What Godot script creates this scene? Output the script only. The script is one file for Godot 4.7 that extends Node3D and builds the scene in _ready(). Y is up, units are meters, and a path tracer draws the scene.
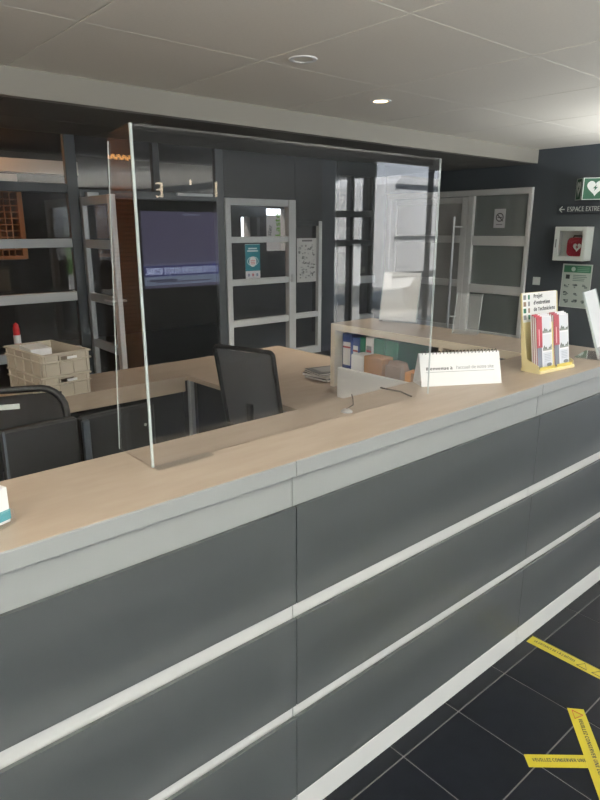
extends Node3D

# ------------------------------------------------------------------ materials
var M := {}

func c(r: float, g: float, b: float, a := 1.0) -> Color:
	return Color(r / 255.0, g / 255.0, b / 255.0, a)

func mat(called: String, col: Color, rough := 0.6, metal := 0.0, spec := 0.5) -> StandardMaterial3D:
	var m := StandardMaterial3D.new()
	m.resource_name = called
	m.albedo_color = col
	m.roughness = rough
	m.metallic = metal
	m.metallic_specular = spec
	if col.a < 1.0:
		m.transparency = BaseMaterial3D.TRANSPARENCY_ALPHA
	M[called] = m
	return m

func glow(called: String, col: Color, energy: float) -> StandardMaterial3D:
	var m := mat(called, col, 0.5)
	m.emission_enabled = true
	m.emission = col
	m.emission_energy_multiplier = energy
	return m

func noise_tex(freq: float, a: Color, b: Color, sd: int, oct := 3, w := 256, h := 256) -> NoiseTexture2D:
	var n := FastNoiseLite.new()
	n.seed = sd
	n.noise_type = FastNoiseLite.TYPE_SIMPLEX_SMOOTH
	n.frequency = freq
	n.fractal_octaves = oct
	var t := NoiseTexture2D.new()
	t.width = w
	t.height = h
	t.seamless = true
	t.noise = n
	var g := Gradient.new()
	g.set_color(0, a)
	g.set_color(1, b)
	t.color_ramp = g
	return t

func mottled(called: String, a: Color, b: Color, freq: float, scale: Vector3, rough: float, spec := 0.5, sd := 3) -> StandardMaterial3D:
	var m := mat(called, Color.WHITE, rough, 0.0, spec)
	m.albedo_texture = noise_tex(freq, a, b, sd)
	m.uv1_triplanar = true
	m.uv1_world_triplanar = true
	m.uv1_scale = scale
	return m

# ------------------------------------------------------------------ mesh helpers
func mb() -> SurfaceTool:
	var st := SurfaceTool.new()
	st.begin(Mesh.PRIMITIVE_TRIANGLES)
	st.set_smooth_group(-1)
	return st

func quad(st: SurfaceTool, a: Vector3, b: Vector3, cc: Vector3, d: Vector3) -> void:   # counter-clockwise from outside
	st.add_vertex(a); st.add_vertex(cc); st.add_vertex(b)
	st.add_vertex(a); st.add_vertex(d); st.add_vertex(cc)

func tri(st: SurfaceTool, a: Vector3, b: Vector3, cc: Vector3) -> void:
	st.add_vertex(a); st.add_vertex(cc); st.add_vertex(b)

func box(st: SurfaceTool, lo: Vector3, hi: Vector3, bev := 0.0, xf := Transform3D()) -> void:
	# a box, its edges chamfered by bev
	var ce := (lo + hi) * 0.5
	var h := (hi - lo) * 0.5
	h = h.abs()
	var b: float = minf(bev, minf(h.x, minf(h.y, h.z)) * 0.49)
	if b <= 0.0:
		b = 0.0
	var hs := [h.x, h.y, h.z]
	for ax in 3:
		var u := (ax + 1) % 3
		var v := (ax + 2) % 3
		for s in [-1.0, 1.0]:
			var p := []
			for k in [[-1, -1], [1, -1], [1, 1], [-1, 1]]:
				var q := Vector3()
				q[ax] = s * hs[ax]
				q[u] = k[0] * (hs[u] - b)
				q[v] = k[1] * (hs[v] - b)
				p.append(xf * (ce + q))
			if s > 0:
				quad(st, p[0], p[1], p[2], p[3])
			else:
				quad(st, p[3], p[2], p[1], p[0])
	if b > 0.0:
		for ax in 3:       # edges along ax
			var u := (ax + 1) % 3
			var v := (ax + 2) % 3
			for su in [-1.0, 1.0]:
				for sv in [-1.0, 1.0]:
					var p := []
					for k in [[-1, 0], [1, 0], [1, 1], [-1, 1]]:
						var q := Vector3()
						q[ax] = k[0] * (hs[ax] - b)
						if k[1] == 0:
							q[u] = su * hs[u]
							q[v] = sv * (hs[v] - b)
						else:
							q[u] = su * (hs[u] - b)
							q[v] = sv * hs[v]
						p.append(xf * (ce + q))
					if su * sv > 0:
						quad(st, p[3], p[2], p[1], p[0])
					else:
						quad(st, p[0], p[1], p[2], p[3])
		for sx in [-1.0, 1.0]:
			for sy in [-1.0, 1.0]:
				for sz in [-1.0, 1.0]:
					var a := xf * (ce + Vector3(sx * h.x, sy * (h.y - b), sz * (h.z - b)))
					var bb := xf * (ce + Vector3(sx * (h.x - b), sy * h.y, sz * (h.z - b)))
					var d := xf * (ce + Vector3(sx * (h.x - b), sy * (h.y - b), sz * h.z))
					if sx * sy * sz > 0:
						tri(st, a, bb, d)
					else:
						tri(st, a, d, bb)

func tube(st: SurfaceTool, pts: Array, r, n := 8, closed := false) -> void:
	var cnt := pts.size()
	var rings := []
	var nrm := Vector3.UP
	st.set_smooth_group(1)
	for i in cnt:
		var a: Vector3 = pts[(i - 1 + cnt) % cnt] if (closed or i > 0) else pts[0]
		var b: Vector3 = pts[(i + 1) % cnt] if (closed or i < cnt - 1) else pts[cnt - 1]
		var t := (b - a).normalized()
		if i == 0:
			nrm = Vector3.UP if absf(t.y) < 0.9 else Vector3.RIGHT
		nrm = (nrm - t * nrm.dot(t)).normalized()
		var bn := t.cross(nrm)
		var ring := []
		var rr: float = r[i] if r is Array else r
		for k in n:
			var an := TAU * k / n
			ring.append(pts[i] + (nrm * cos(an) + bn * sin(an)) * rr)
		rings.append(ring)
	var last := cnt if closed else cnt - 1
	for i in last:
		var p: Array = rings[i]
		var q: Array = rings[(i + 1) % cnt]
		for k in n:
			var k2 := (k + 1) % n
			quad(st, p[k], p[k2], q[k2], q[k])
	st.set_smooth_group(-1)
	if not closed:
		for k in n:
			tri(st, pts[0], rings[0][(k + 1) % n], rings[0][k])
			tri(st, pts[cnt - 1], rings[cnt - 1][k], rings[cnt - 1][(k + 1) % n])

func lathe(st: SurfaceTool, prof: Array, n := 20, xf := Transform3D()) -> void:   # prof: Vector2(radius, height), bottom to top along the outside
	st.set_smooth_group(-1)
	for i in prof.size() - 1:
		for k in n:
			var a0 := TAU * k / n
			var a1 := TAU * (k + 1) / n
			var p: Vector2 = prof[i]
			var q: Vector2 = prof[i + 1]
			var v0 := xf * Vector3(p.x * cos(a0), p.y, p.x * sin(a0))
			var v1 := xf * Vector3(p.x * cos(a1), p.y, p.x * sin(a1))
			var v2 := xf * Vector3(q.x * cos(a1), q.y, q.x * sin(a1))
			var v3 := xf * Vector3(q.x * cos(a0), q.y, q.x * sin(a0))
			if p.x > 0.0:
				tri(st, v0, v2, v1)
			if q.x > 0.0:
				tri(st, v0, v3, v2)

func prism(st: SurfaceTool, poly: PackedVector2Array, z0: float, z1: float, xf := Transform3D()) -> void:   # outline in x, y pushed from z0 to z1
	if Geometry2D.is_polygon_clockwise(poly):
		poly.reverse()
	var idx := Geometry2D.triangulate_polygon(poly)
	for i in range(0, idx.size(), 3):
		var p := poly[idx[i]]
		var q := poly[idx[i + 1]]
		var r := poly[idx[i + 2]]
		if (q - p).cross(r - p) < 0:
			var s := q
			q = r
			r = s
		tri(st, xf * Vector3(p.x, p.y, z1), xf * Vector3(q.x, q.y, z1), xf * Vector3(r.x, r.y, z1))
		tri(st, xf * Vector3(p.x, p.y, z0), xf * Vector3(r.x, r.y, z0), xf * Vector3(q.x, q.y, z0))
	for i in poly.size():
		var p := poly[i]
		var q := poly[(i + 1) % poly.size()]
		quad(st, xf * Vector3(p.x, p.y, z0), xf * Vector3(q.x, q.y, z0), xf * Vector3(q.x, q.y, z1), xf * Vector3(p.x, p.y, z1))

func rounded(w: float, h: float, r: float, n := 5) -> PackedVector2Array:
	var out := PackedVector2Array()
	for k in 4:
		var ce := Vector2((w / 2 - r) * (1 if k in [0, 3] else -1), (h / 2 - r) * (1 if k < 2 else -1))
		for i in n + 1:
			var a := PI / 2 * (k + float(i) / n)
			out.append(ce + Vector2(cos(a), sin(a)) * r)
	return out

var taken := {}

func numbered(called: String) -> String:
	if not taken.has(called):
		taken[called] = 0
		return called
	taken[called] += 1
	return "%s_%03d" % [called, taken[called]]

func obj(called: String, st: SurfaceTool, m: Material, parent: Node3D = null) -> MeshInstance3D:
	st.generate_normals()
	return put(called, st.commit(), m, parent)

func put(called: String, mesh: Mesh, m: Material, parent: Node3D = null) -> MeshInstance3D:
	var o := MeshInstance3D.new()
	o.mesh = mesh
	o.material_override = m
	if parent:
		o.name = called
		parent.add_child(o, true)
	else:
		o.name = numbered(called)
		add_child(o)
	return o

func bx(called: String, lo: Vector3, hi: Vector3, m: Material, parent: Node3D = null, bev := 0.002, xf := Transform3D()) -> MeshInstance3D:
	var st := mb()
	box(st, lo, hi, bev, xf)
	return obj(called, st, m, parent)

func tag(o: Node3D, label: String, category: String, group := "", kind := "") -> Node3D:
	o.set_meta("label", label)
	o.set_meta("category", category)
	if group:
		o.set_meta("group", group)
	if kind:
		o.set_meta("kind", kind)
	return o

func thing(called: String, label: String, category: String, at := Vector3.ZERO, turn := 0.0, group := "", kind := "") -> Node3D:
	var o := Node3D.new()
	o.name = numbered(called)
	add_child(o)
	o.position = at
	o.rotation.y = turn
	tag(o, label, category, group, kind)
	return o

func copy_of(o: Node3D, called: String, label: String, at: Vector3, turn: float) -> Node3D:
	var r: Node3D = o.duplicate()
	r.name = numbered(called)
	add_child(r)
	r.position = at
	r.rotation.y = turn
	r.set_meta("label", label)
	return r

func text(called: String, s: String, cap: float, deep: float, m: Material, parent: Node3D, xf: Transform3D, bold := false, width := 0.0, align := HORIZONTAL_ALIGNMENT_CENTER) -> MeshInstance3D:
	var t := TextMesh.new()
	var f := SystemFont.new()
	f.font_names = PackedStringArray(["Droid Sans"])
	if bold:
		f.font_weight = 700
	t.font = f
	t.text = s
	t.font_size = 32
	t.depth = deep
	t.curve_step = 2.0
	t.horizontal_alignment = align
	t.pixel_size = cap / 23.0
	var o := put(called, t, m, parent)
	if width > 0.0:
		var w: float = t.get_aabb().size.x
		if w > 0.0:
			xf = xf * Transform3D(Basis.from_scale(Vector3(width / w, 1, 1)), Vector3())
	o.transform = xf
	return o

# a thin sheet in its own x, y, its print (a computed picture) on the +z face
func sheet(called: String, w: float, h: float, deep: float, tex: Texture2D, parent: Node3D, xf: Transform3D, rough := 0.5) -> MeshInstance3D:
	var st := mb()
	var x := w / 2
	var y := h / 2
	var e := 0.004
	var f := [[Vector3(-x, -y, deep), Vector2(0, 1)], [Vector3(x, -y, deep), Vector2(1, 1)], [Vector3(x, y, deep), Vector2(1, 0)], [Vector3(-x, y, deep), Vector2(0, 0)]]
	for k in [0, 2, 1, 0, 3, 2]:
		st.set_uv(f[k][1])
		st.add_vertex(f[k][0])
	st.set_uv(Vector2(e, e))
	var b := [Vector3(-x, -y, 0), Vector3(x, -y, 0), Vector3(x, y, 0), Vector3(-x, y, 0)]
	quad(st, b[3], b[2], b[1], b[0])
	for k in 4:
		var k2 := (k + 1) % 4
		quad(st, b[k], b[k2], f[k2][0], f[k][0])
	st.generate_normals()
	var m := StandardMaterial3D.new()
	m.resource_name = called + "_print"
	m.albedo_texture = tex
	m.roughness = rough
	var o := put(called, st.commit(), m, parent)
	o.transform = xf
	return o

func img(w: int, h: int, col: Color) -> Image:
	var im := Image.create(w, h, false, Image.FORMAT_RGBA8)
	im.fill(col)
	return im

func dot(im: Image, cx: float, cy: float, rx: float, ry: float, col: Color) -> void:
	for y in range(maxi(0, int(cy - ry)), mini(im.get_height(), int(cy + ry) + 1)):
		for x in range(maxi(0, int(cx - rx)), mini(im.get_width(), int(cx + rx) + 1)):
			if pow((x - cx) / rx, 2) + pow((y - cy) / ry, 2) <= 1.0:
				im.set_pixel(x, y, col)

func lines(im: Image, x0: int, y0: int, w: int, n: int, step: int, thick: int, col: Color, rng: RandomNumberGenerator) -> void:
	for k in n:
		im.fill_rect(Rect2i(x0, y0 + k * step, int(w * rng.randf_range(0.65, 1.0)), thick), col)

func tex(im: Image) -> ImageTexture:
	im.generate_mipmaps()
	return ImageTexture.create_from_image(im)

func tf(at: Vector3, yaw := 0.0, pitch := 0.0) -> Transform3D:
	return Transform3D(Basis(Vector3.UP, yaw) * Basis(Vector3.RIGHT, pitch), at)

const FRONT := -1.078      # plane of the counter's glass front
const TOP := 1.106         # top of the counter
const DESK := 0.72         # top of the staff's desk
const BACK := -6.3         # glazed wall behind the desk
const END := 8.5           # end wall with the double door
const HALL := 4.0          # wall behind the customer
const CEIL := 2.7
const LOW := 2.52

func _ready() -> void:
	# ---------------------------------------------------------------- camera, sky, lights, exposure
	var cam := Camera3D.new()
	cam.name = "camera"
	cam.fov = rad_to_deg(2.0 * atan(400.0 / 625.0))
	cam.near = 0.05
	cam.far = 200.0
	add_child(cam)
	cam.position = Vector3(0, 1.65, 0)
	cam.rotation = Vector3(deg_to_rad(-15.3), deg_to_rad(-41.1), 0)
	cam.current = true

	var env := Environment.new()
	env.background_mode = Environment.BG_SKY
	var sky := Sky.new()
	var sm := ProceduralSkyMaterial.new()
	sm.sky_top_color = c(196, 212, 232)
	sm.sky_horizon_color = c(232, 238, 246)
	sm.ground_horizon_color = c(190, 192, 194)
	sm.ground_bottom_color = c(120, 120, 118)
	sm.sky_energy_multiplier = 1.0
	sm.ground_energy_multiplier = 1.0
	sky.sky_material = sm
	env.sky = sky
	env.background_energy_multiplier = 4.4
	env.tonemap_mode = Environment.TONE_MAPPER_LINEAR
	env.tonemap_exposure = 1.0
	env.sdfgi_enabled = true
	env.ssao_enabled = true
	env.ssil_enabled = true
	var we := WorldEnvironment.new()
	we.name = "world_environment"
	we.environment = env
	add_child(we)
	var sun := DirectionalLight3D.new()
	sun.name = "sun"
	sun.light_color = Color(1.0, 0.96, 0.9)
	sun.light_energy = 6.0
	sun.light_angular_distance = 1.0
	sun.shadow_enabled = true
	add_child(sun)
	sun.look_at_from_position(Vector3.ZERO, Vector3(1.0, -1.5, 0.95))

	make_materials()
	build_room()
	build_back_wall()
	build_end_wall()
	build_hall_side()
	build_outside()
	build_counter()
	build_desk()
	build_chairs()
	build_plexi()
	build_counter_things()
	build_desk_things()
	build_wall_signs()
	build_tapes()
	for o in find_children("*", "MeshInstance3D", true, false):
		o.cast_shadow = GeometryInstance3D.SHADOW_CASTING_SETTING_ON

func make_materials() -> void:
	mottled("wood", c(168, 153, 137), c(160, 144, 127), 0.012, Vector3(1.2, 6, 6), 0.42, 0.5, 5)
	mat("wood_edge", c(232, 222, 202), 0.5)
	mat("white", c(134, 136, 135), 0.42)
	mat("white_strip", c(196, 196, 192), 0.4)
	mat("frosted", c(72, 76, 77, 0.8), 0.34, 0.0, 0.5)
	mat("inner_dark", c(40, 42, 42), 0.8)
	mat("joint_dark", c(60, 60, 58), 0.8)
	mottled("tile", c(13, 15, 19), c(17, 19, 24), 0.02, Vector3(2, 2, 2), 0.3, 0.24, 11)
	mat("grout", c(96, 94, 90), 0.85)
	mat("floor_dark", c(24, 25, 28), 0.35)
	mottled("ceiling_tile", c(228, 222, 208), c(232, 226, 213), 0.05, Vector3(3, 3, 3), 0.8, 0.4, 13)
	mat("ceiling_grid", c(232, 228, 212), 0.7)
	mat("bulkhead", c(146, 142, 132), 0.3)
	mottled("soffit", c(104, 101, 96), c(110, 107, 102), 0.05, Vector3(2, 2, 2), 0.6, 0.4, 15)
	mat("anthracite", c(70, 76, 81), 0.55)
	mat("wall_pale", c(196, 192, 184), 0.7)
	mat("wall_room", c(46, 43, 40), 0.8)
	mat("wall_black", c(24, 24, 26), 0.8)
	mat("wood_wall", c(120, 84, 54), 0.6)
	mat("wall_dark", c(40, 40, 41), 0.8)
	mat("alu", c(168, 172, 174), 0.38, 0.35)
	mat("alu_pale", c(232, 232, 228), 0.4, 0.1)  # paler than alu, the brighter light at the end wall put into colour
	mat("glass_mist", c(136, 142, 138, 0.8), 0.06)
	mat("alu_dark", c(66, 70, 73), 0.4, 0.3)
	mat("frame_white", c(205, 208, 208), 0.45, 0.1)
	mat("frame_dark", c(30, 34, 36), 0.45)
	mat("blue_wall", c(38, 43, 50), 0.45)
	mat("steel", c(196, 198, 198), 0.3, 0.7)
	mat("glass", c(255, 255, 255, 0.006), 0.02)
	mat("glass_grey", c(70, 76, 76, 0.55), 0.06)
	mat("glass_frost", c(186, 186, 182, 0.95), 0.4)
	mat("plexi", c(245, 250, 250, 0.004), 0.01)
	mat("plexi_edge", c(216, 226, 224, 0.6), 0.3)
	mat("acrylic", c(240, 244, 244, 0.03), 0.03)
	mat("black", c(12, 12, 13), 0.6)
	mat("black_soft", c(14, 14, 15), 0.95)
	mat("black_gloss", c(14, 14, 15), 0.15)
	mat("mesh_grey", c(70, 72, 75, 0.965), 0.8)
	mat("mesh_black", c(20, 20, 21, 0.97), 0.9)
	mat("crate", c(182, 172, 155), 0.65)
	mat("paper", c(232, 232, 230), 0.6)
	mat("paper_gloss", c(244, 246, 246), 0.2)
	mat("ink", c(40, 40, 42), 0.7)
	mat("ink_grey", c(130, 132, 134), 0.7)
	mat("card_brown", c(164, 120, 74), 0.75)
	mat("kraft_grey", c(140, 118, 98), 0.7)
	mat("orange_card", c(214, 150, 84), 0.7)
	mat("binder_blue", c(34, 58, 120), 0.5)
	mat("binder_green", c(12, 104, 74), 0.5)
	mat("yellow_card", c(206, 186, 96), 0.6)
	mat("cream_card", c(224, 210, 160), 0.6)
	mat("tape", c(158, 146, 24), 0.42)
	mat("sign_green", c(34, 92, 64), 0.5)
	mat("sign_white", c(222, 228, 222), 0.5)
	mat("sign_red", c(190, 40, 48), 0.5)
	mat("red", c(190, 30, 34), 0.4)
	mat("red_dark", c(150, 28, 46), 0.5)
	mat("sign_grey", c(60, 66, 72), 0.5)
	mat("cable", c(50, 46, 40), 0.6)
	mat("orange_shelf", c(158, 108, 62), 0.6)
	mat("blind_wood", c(150, 96, 50), 0.55)
	mat("van", c(236, 238, 240), 0.3)
	mat("facade", c(92, 102, 97), 0.9)
	mat("tyre", c(28, 28, 28), 0.8)
	mat("paving", c(150, 150, 148), 0.9)
	mat("leaf", c(70, 104, 50), 0.8)
	mat("bark", c(90, 72, 56), 0.9)
	mat("lime", c(120, 176, 60), 0.6)
	glow("lamp_warm", Color(1.0, 0.86, 0.62), 9.0)
	glow("unseen_lamp_glow", Color(1.0, 0.985, 0.965), 3.0)
	glow("lamp_amber", Color(1.0, 0.74, 0.4), 2.2)
	glow("screen_white", Color(0.85, 0.9, 1.0), 4.5)
	glow("letter_glow", Color(1.0, 0.92, 0.78), 5.0)

# ------------------------------------------------------------------ the setting
func struct(called: String, label: String, category: String, boxes: Array, m: Material) -> MeshInstance3D:
	var st := mb()
	for b in boxes:
		box(st, b[0], b[1], 0.0)
	var o := obj(called, st, m)
	tag(o, label, category, "", "structure")
	return o

func build_room() -> void:
	# floor: a slab, square black tiles with pale joints on the customers' side, plain dark flooring elsewhere
	var fl := struct("floor", "black floor under the whole reception hall, tiled in front of the counter", "floor", [[Vector3(-4.2, -0.2, -10.0), Vector3(13.0, -0.012, HALL + 0.2)]], M.floor_dark)
	bx("tile_bed", Vector3(-0.762, -0.012, -1.322), Vector3(6.138, -0.0025, 1.375), M.grout, fl, 0.0)
	for r in 4:
		var rest: Array = [[Vector3(-4.2, -0.012, -10.0), Vector3(13.0, 0, -1.322)], [Vector3(-4.2, -0.012, 1.375), Vector3(13.0, 0, HALL + 0.2)], [Vector3(-4.2, -0.012, -1.322), Vector3(-0.762, 0, 1.375)], [Vector3(6.138, -0.012, -1.322), Vector3(13.0, 0, 1.375)]][r]
		bx("floor_covering", rest[0], rest[1], M.floor_dark, fl, 0.0)
	var st := mb()
	box(st, Vector3(0.002, -0.011, 0.002), Vector3(0.298, 0, 0.298), 0.0012)
	st.generate_normals()
	var tile := st.commit()
	for i in 23:
		for j in 9:
			var o := put("tile", tile, M.tile, fl)
			o.position = Vector3(-0.762 + 0.3 * i, 0, -1.322 + 0.2997 * j)
	# main ceiling: grid and 1.2 m panels
	var ce := struct("ceiling", "pale grey ceiling of large square panels with thin white joints", "ceiling", [[Vector3(-4.2, CEIL + 0.006, -4.8), Vector3(END + 0.2, CEIL + 0.25, HALL + 0.2)]], M.ceiling_grid)
	var sp := mb()
	box(sp, Vector3(0.005, 0, 0.0015), Vector3(1.2, 0.006, 1.2185), 0.0015)
	sp.generate_normals()
	var panel := sp.commit()
	for i in 11:
		for j in 8:
			var z := -4.755 + 1.22 * j
			if z + 1.22 > HALL + 0.21:
				continue
			var o := put("ceiling_panel", panel, M.ceiling_tile, ce)
			o.position = Vector3(1.55 - 4.82 + 1.205 * i, CEIL, z)
	# bulkhead and the lower ceiling behind it
	struct("trim_1", "smooth pale bulkhead where the ceiling steps down behind the desk", "bulkhead", [[Vector3(-4.2, LOW, -4.84), Vector3(END, CEIL + 0.1, -4.757)]], M.bulkhead)
	var lo := struct("ceiling_lower", "lower dark grey ceiling over the passage behind the desk", "ceiling", [[Vector3(-4.2, LOW + 0.006, -8.0), Vector3(END + 0.2, LOW + 0.3, -4.84)], [Vector3(-4.2, LOW + 0.16, -10.0), Vector3(13.0, LOW + 0.4, -7.9)]], M.wall_dark)
	var sl := mb()
	box(sl, Vector3(0.003, 0, 0.003), Vector3(1.202, 0.006, 0.722), 0.002)
	sl.generate_normals()
	var lp := sl.commit()
	for i in 11:
		for j in 2:
			var o := put("soffit_panel", lp, M.soffit, lo)
			o.position = Vector3(1.55 - 4.82 + 1.205 * i, LOW, -6.295 + 0.7275 * j)
	# outer walls
	struct("wall_left", "plain pale wall at the left end of the hall", "wall", [[Vector3(-4.2, 0, -10.0), Vector3(-4.0, CEIL + 0.1, HALL)]], M.wall_pale)
	struct("wall_right", "dark anthracite end wall with the double door and safety signs", "wall", [
		[Vector3(END, 0, -4.77), Vector3(END + 0.2, CEIL + 0.1, -0.4)],
		[Vector3(END, 2.214, -7.5), Vector3(END + 0.2, CEIL + 0.1, -4.77)],
		[Vector3(END, 2.62, -0.4), Vector3(END + 0.2, CEIL + 0.1, HALL + 0.2)]
		], M.anthracite)
	struct("wall_alcove", "dark wall closing the alcove beside the double door", "wall", [[Vector3(7.0, 0, -7.7), Vector3(END + 0.2, LOW, -7.5)], [Vector3(6.98, 0, -7.7), Vector3(7.06, LOW, -6.36)]], M.anthracite)
	# room behind the glazed wall, open to daylight through three windows
	struct("wall_far", "far wall of the room behind the glazing, with window openings", "wall", [
		[Vector3(-4.2, 0, -9.7), Vector3(6.88, 2.7, -9.5)], [Vector3(6.88, 0, -9.7), Vector3(7.46, 1.5, -9.5)], [Vector3(7.46, 0, -9.7), Vector3(7.96, 1.25, -9.5)],
		[Vector3(6.88, 1.86, -9.7), Vector3(7.46, 2.7, -9.5)], [Vector3(7.46, 2.02, -9.7), Vector3(7.96, 2.7, -9.5)], [Vector3(7.08, 1.5, -9.7), Vector3(7.24, 1.86, -9.5)],
		[Vector3(7.31, 1.5, -9.7), Vector3(7.46, 1.86, -9.5)], [Vector3(7.96, 0, -9.7), Vector3(13.0, 2.7, -9.5)]], M.wall_room)
	struct("wall_service", "outer wall closing the service room behind the alcove", "wall", [[Vector3(12.8, 0, -9.5), Vector3(13.0, 2.7, -2.0)], [Vector3(8.7, 0, -2.2), Vector3(12.8, 2.7, -2.0)]], M.wall_room)
	struct("trim_2", "pale beam crossing the room behind the glazing", "beam", [[Vector3(-4.0, 2.25, -7.6), Vector3(3.1, 2.39, -7.45)], [Vector3(-4.0, 1.28, -8.6), Vector3(2.72, 2.3, -8.4)]], M.wall_pale)

func bar_frame(parent: Node3D, called: String, lo: Vector3, hi: Vector3, m: Material) -> void:
	bx(called, lo, hi, m, parent, 0.004)

func build_back_wall() -> void:
	var z0 := BACK - 0.03
	var z1 := BACK + 0.03
	# solid pieces of the glazed wall
	struct("wall_back", "dark wall pieces standing between the glazed bays behind the desk", "wall", [
		[Vector3(5.86, 0, BACK - 0.06), Vector3(6.12, LOW, BACK + 0.02)], [Vector3(6.9, 0, BACK - 0.06), Vector3(7.06, LOW, BACK + 0.02)]], M.blue_wall)
	struct("wall_wood", "unseen brown wood panelled wall left of the glazing, mirrored in the screen's narrow wing", "wall", [[Vector3(-4.0, 0, BACK - 0.05), Vector3(0.0, LOW, BACK + 0.05)]], M.wood_wall)  # unseen wall, set here to give the screen wing its brown reflection
	# left glazed bay
	var w := thing("window_1", "aluminium framed glazing left of the open glass door, pigeonholes behind", "window", Vector3.ZERO, 0, "", "structure")
	bx("mullion", Vector3(2.49, 0, z0), Vector3(2.60, LOW, z1), M.alu_dark, w, 0.004)
	bx("mullion", Vector3(0.0, 0, z0), Vector3(0.1, LOW, z1), M.alu_dark, w, 0.004)
	for bay in [[0.1, 2.49]]:
		var k := 0
		for y in [[1.985, 2.07], [1.475, 1.56], [0.955, 1.045], [0.40, 0.49], [0.0, 0.08]]:
			bx("transom", Vector3(bay[0], y[0], z0), Vector3(bay[1], y[1], z1), [M.alu_dark, M.alu, M.frame_white, M.alu, M.alu][k], w, 0.004)
			k += 1
		for y in [[2.07, LOW], [1.56, 1.985], [1.045, 1.475], [0.49, 0.955], [0.08, 0.40]]:
			bx("pane", Vector3(bay[0], y[0], BACK - 0.004), Vector3(bay[1], y[1], BACK + 0.004), M.glass, w, 0.0)
	# over the open door and the dark bay right of it
	var w2 := thing("window_2", "dark doorway with glass above it, between the open leaf and the white framed door", "window", Vector3.ZERO, 0, "", "structure")
	bx("transom", Vector3(2.60, 1.95, z0), Vector3(4.2, 2.03, z1), M.alu_dark, w2, 0.004)
	bx("mullion", Vector3(3.42, 2.03, z0), Vector3(3.50, LOW, z1), M.frame_dark, w2, 0.004)
	bx("mullion", Vector3(4.2, 0, z0), Vector3(4.31, LOW, z1), M.alu_dark, w2, 0.004)
	bx("rail", Vector3(3.68, 2.0, z1), Vector3(4.14, 2.03, z1 + 0.03), M.alu, w2, 0.004)
	bx("pane", Vector3(2.60, 2.03, BACK - 0.004), Vector3(3.42, LOW, BACK + 0.004), M.glass, w2, 0.0)
	bx("pane", Vector3(3.50, 2.03, BACK - 0.004), Vector3(4.2, LOW, BACK + 0.004), M.glass, w2, 0.0)
	bx("door_closer", Vector3(2.66, 1.93, z1), Vector3(2.78, 2.0, z1 + 0.05), M.alu, w2, 0.004)
	# the open leaf, swung into the desk area
	var d := thing("door_1", "open aluminium glass door leaf swung in behind the crates", "door", Vector3(2.62, 0, BACK + 0.03), deg_to_rad(-93.0), "", "structure")
	bx("stile", Vector3(0, 0.02, -0.025), Vector3(0.07, 1.95, 0.025), M.alu, d, 0.004)
	bx("stile", Vector3(0.70, 0.02, -0.025), Vector3(0.78, 1.95, 0.025), M.frame_white, d, 0.004)  # free stile paler, the light on it put into its colour
	for y in [[1.87, 1.95], [1.47, 1.55], [0.95, 1.03], [0.48, 0.56], [0.02, 0.14]]:
		bx("rail", Vector3(0.07, y[0], -0.022), Vector3(0.70, y[1], 0.022), M.alu, d, 0.004)
	for y in [[1.55, 1.87], [1.03, 1.47], [0.56, 0.95], [0.14, 0.48]]:
		bx("pane", Vector3(0.07, y[0], -0.004), Vector3(0.70, y[1], 0.004), M.glass, d, 0.0)
	for s in [-1.0, 1.0]:
		var st := mb()
		tube(st, [Vector3(0.745, 1.0, s * 0.02), Vector3(0.745, 1.0, s * 0.07), Vector3(0.60, 1.0, s * 0.075)], 0.011, 8)
		obj("door_handle", st, M.steel, d)
	var im := img(32, 128, c(225, 222, 220))
	for k in 6:
		im.fill_rect(Rect2i(0, 4 + k * 21, 32, 11), c(190, 40, 50))
	sheet("warning_strip", 0.05, 0.26, 0.002, tex(im), d, tf(Vector3(0.66, 1.2, -0.007), PI))
	# white framed door with posters
	var d2 := thing("door_2", "white framed glass door with a mask notice behind the mesh chair", "door", Vector3.ZERO, 0, "", "structure")
	var zf := BACK + 0.05
	bx("stile", Vector3(4.31, 0.0, z0), Vector3(4.385, 2.0, zf), M.frame_white, d2, 0.004)
	bx("stile", Vector3(5.27, 0.0, z0), Vector3(5.385, 2.0, zf), M.frame_white, d2, 0.004)
	for y in [[1.92, 2.0], [1.49, 1.56], [0.985, 1.06], [0.485, 0.565], [0.0, 0.1]]:
		bx("rail", Vector3(4.385, y[0], z0), Vector3(5.27, y[1], zf - 0.01), M.frame_white, d2, 0.004)
	for y in [[1.56, 1.92], [1.06, 1.49], [0.565, 0.985], [0.1, 0.485]]:
		bx("pane", Vector3(4.385, y[0], BACK - 0.004), Vector3(5.27, y[1], BACK + 0.004), M.glass, d2, 0.0)
	bx("lock", Vector3(5.30, 0.99, zf), Vector3(5.345, 1.09, zf + 0.02), M.steel, d2, 0.004)
	bx("top_panel", Vector3(4.31, 2.0, z0), Vector3(5.385, LOW, z1), M.frame_dark, d2, 0.004)
	var w3 := thing("window_3", "narrow white framed sidelight with a printed notice beside the door", "window", Vector3.ZERO, 0, "", "structure")
	bx("stile", Vector3(5.80, 0.0, z0), Vector3(5.86, 1.75, z1), M.frame_white, w3, 0.004)
	for y in [[1.69, 1.75], [0.50, 0.57], [0.0, 0.1]]:
		bx("rail", Vector3(5.385, y[0], z0), Vector3(5.80, y[1], z1), M.frame_white if y[0] < 1 else M.frame_dark, w3, 0.004)
	for y in [[0.57, 1.69], [0.1, 0.5]]:
		bx("pane", Vector3(5.385, y[0], BACK - 0.004), Vector3(5.80, y[1], BACK + 0.004), M.glass, w3, 0.0)
	bx("top_panel", Vector3(5.385, 1.75, z0), Vector3(5.86, LOW, z1), M.frame_dark, w3, 0.004)
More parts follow.
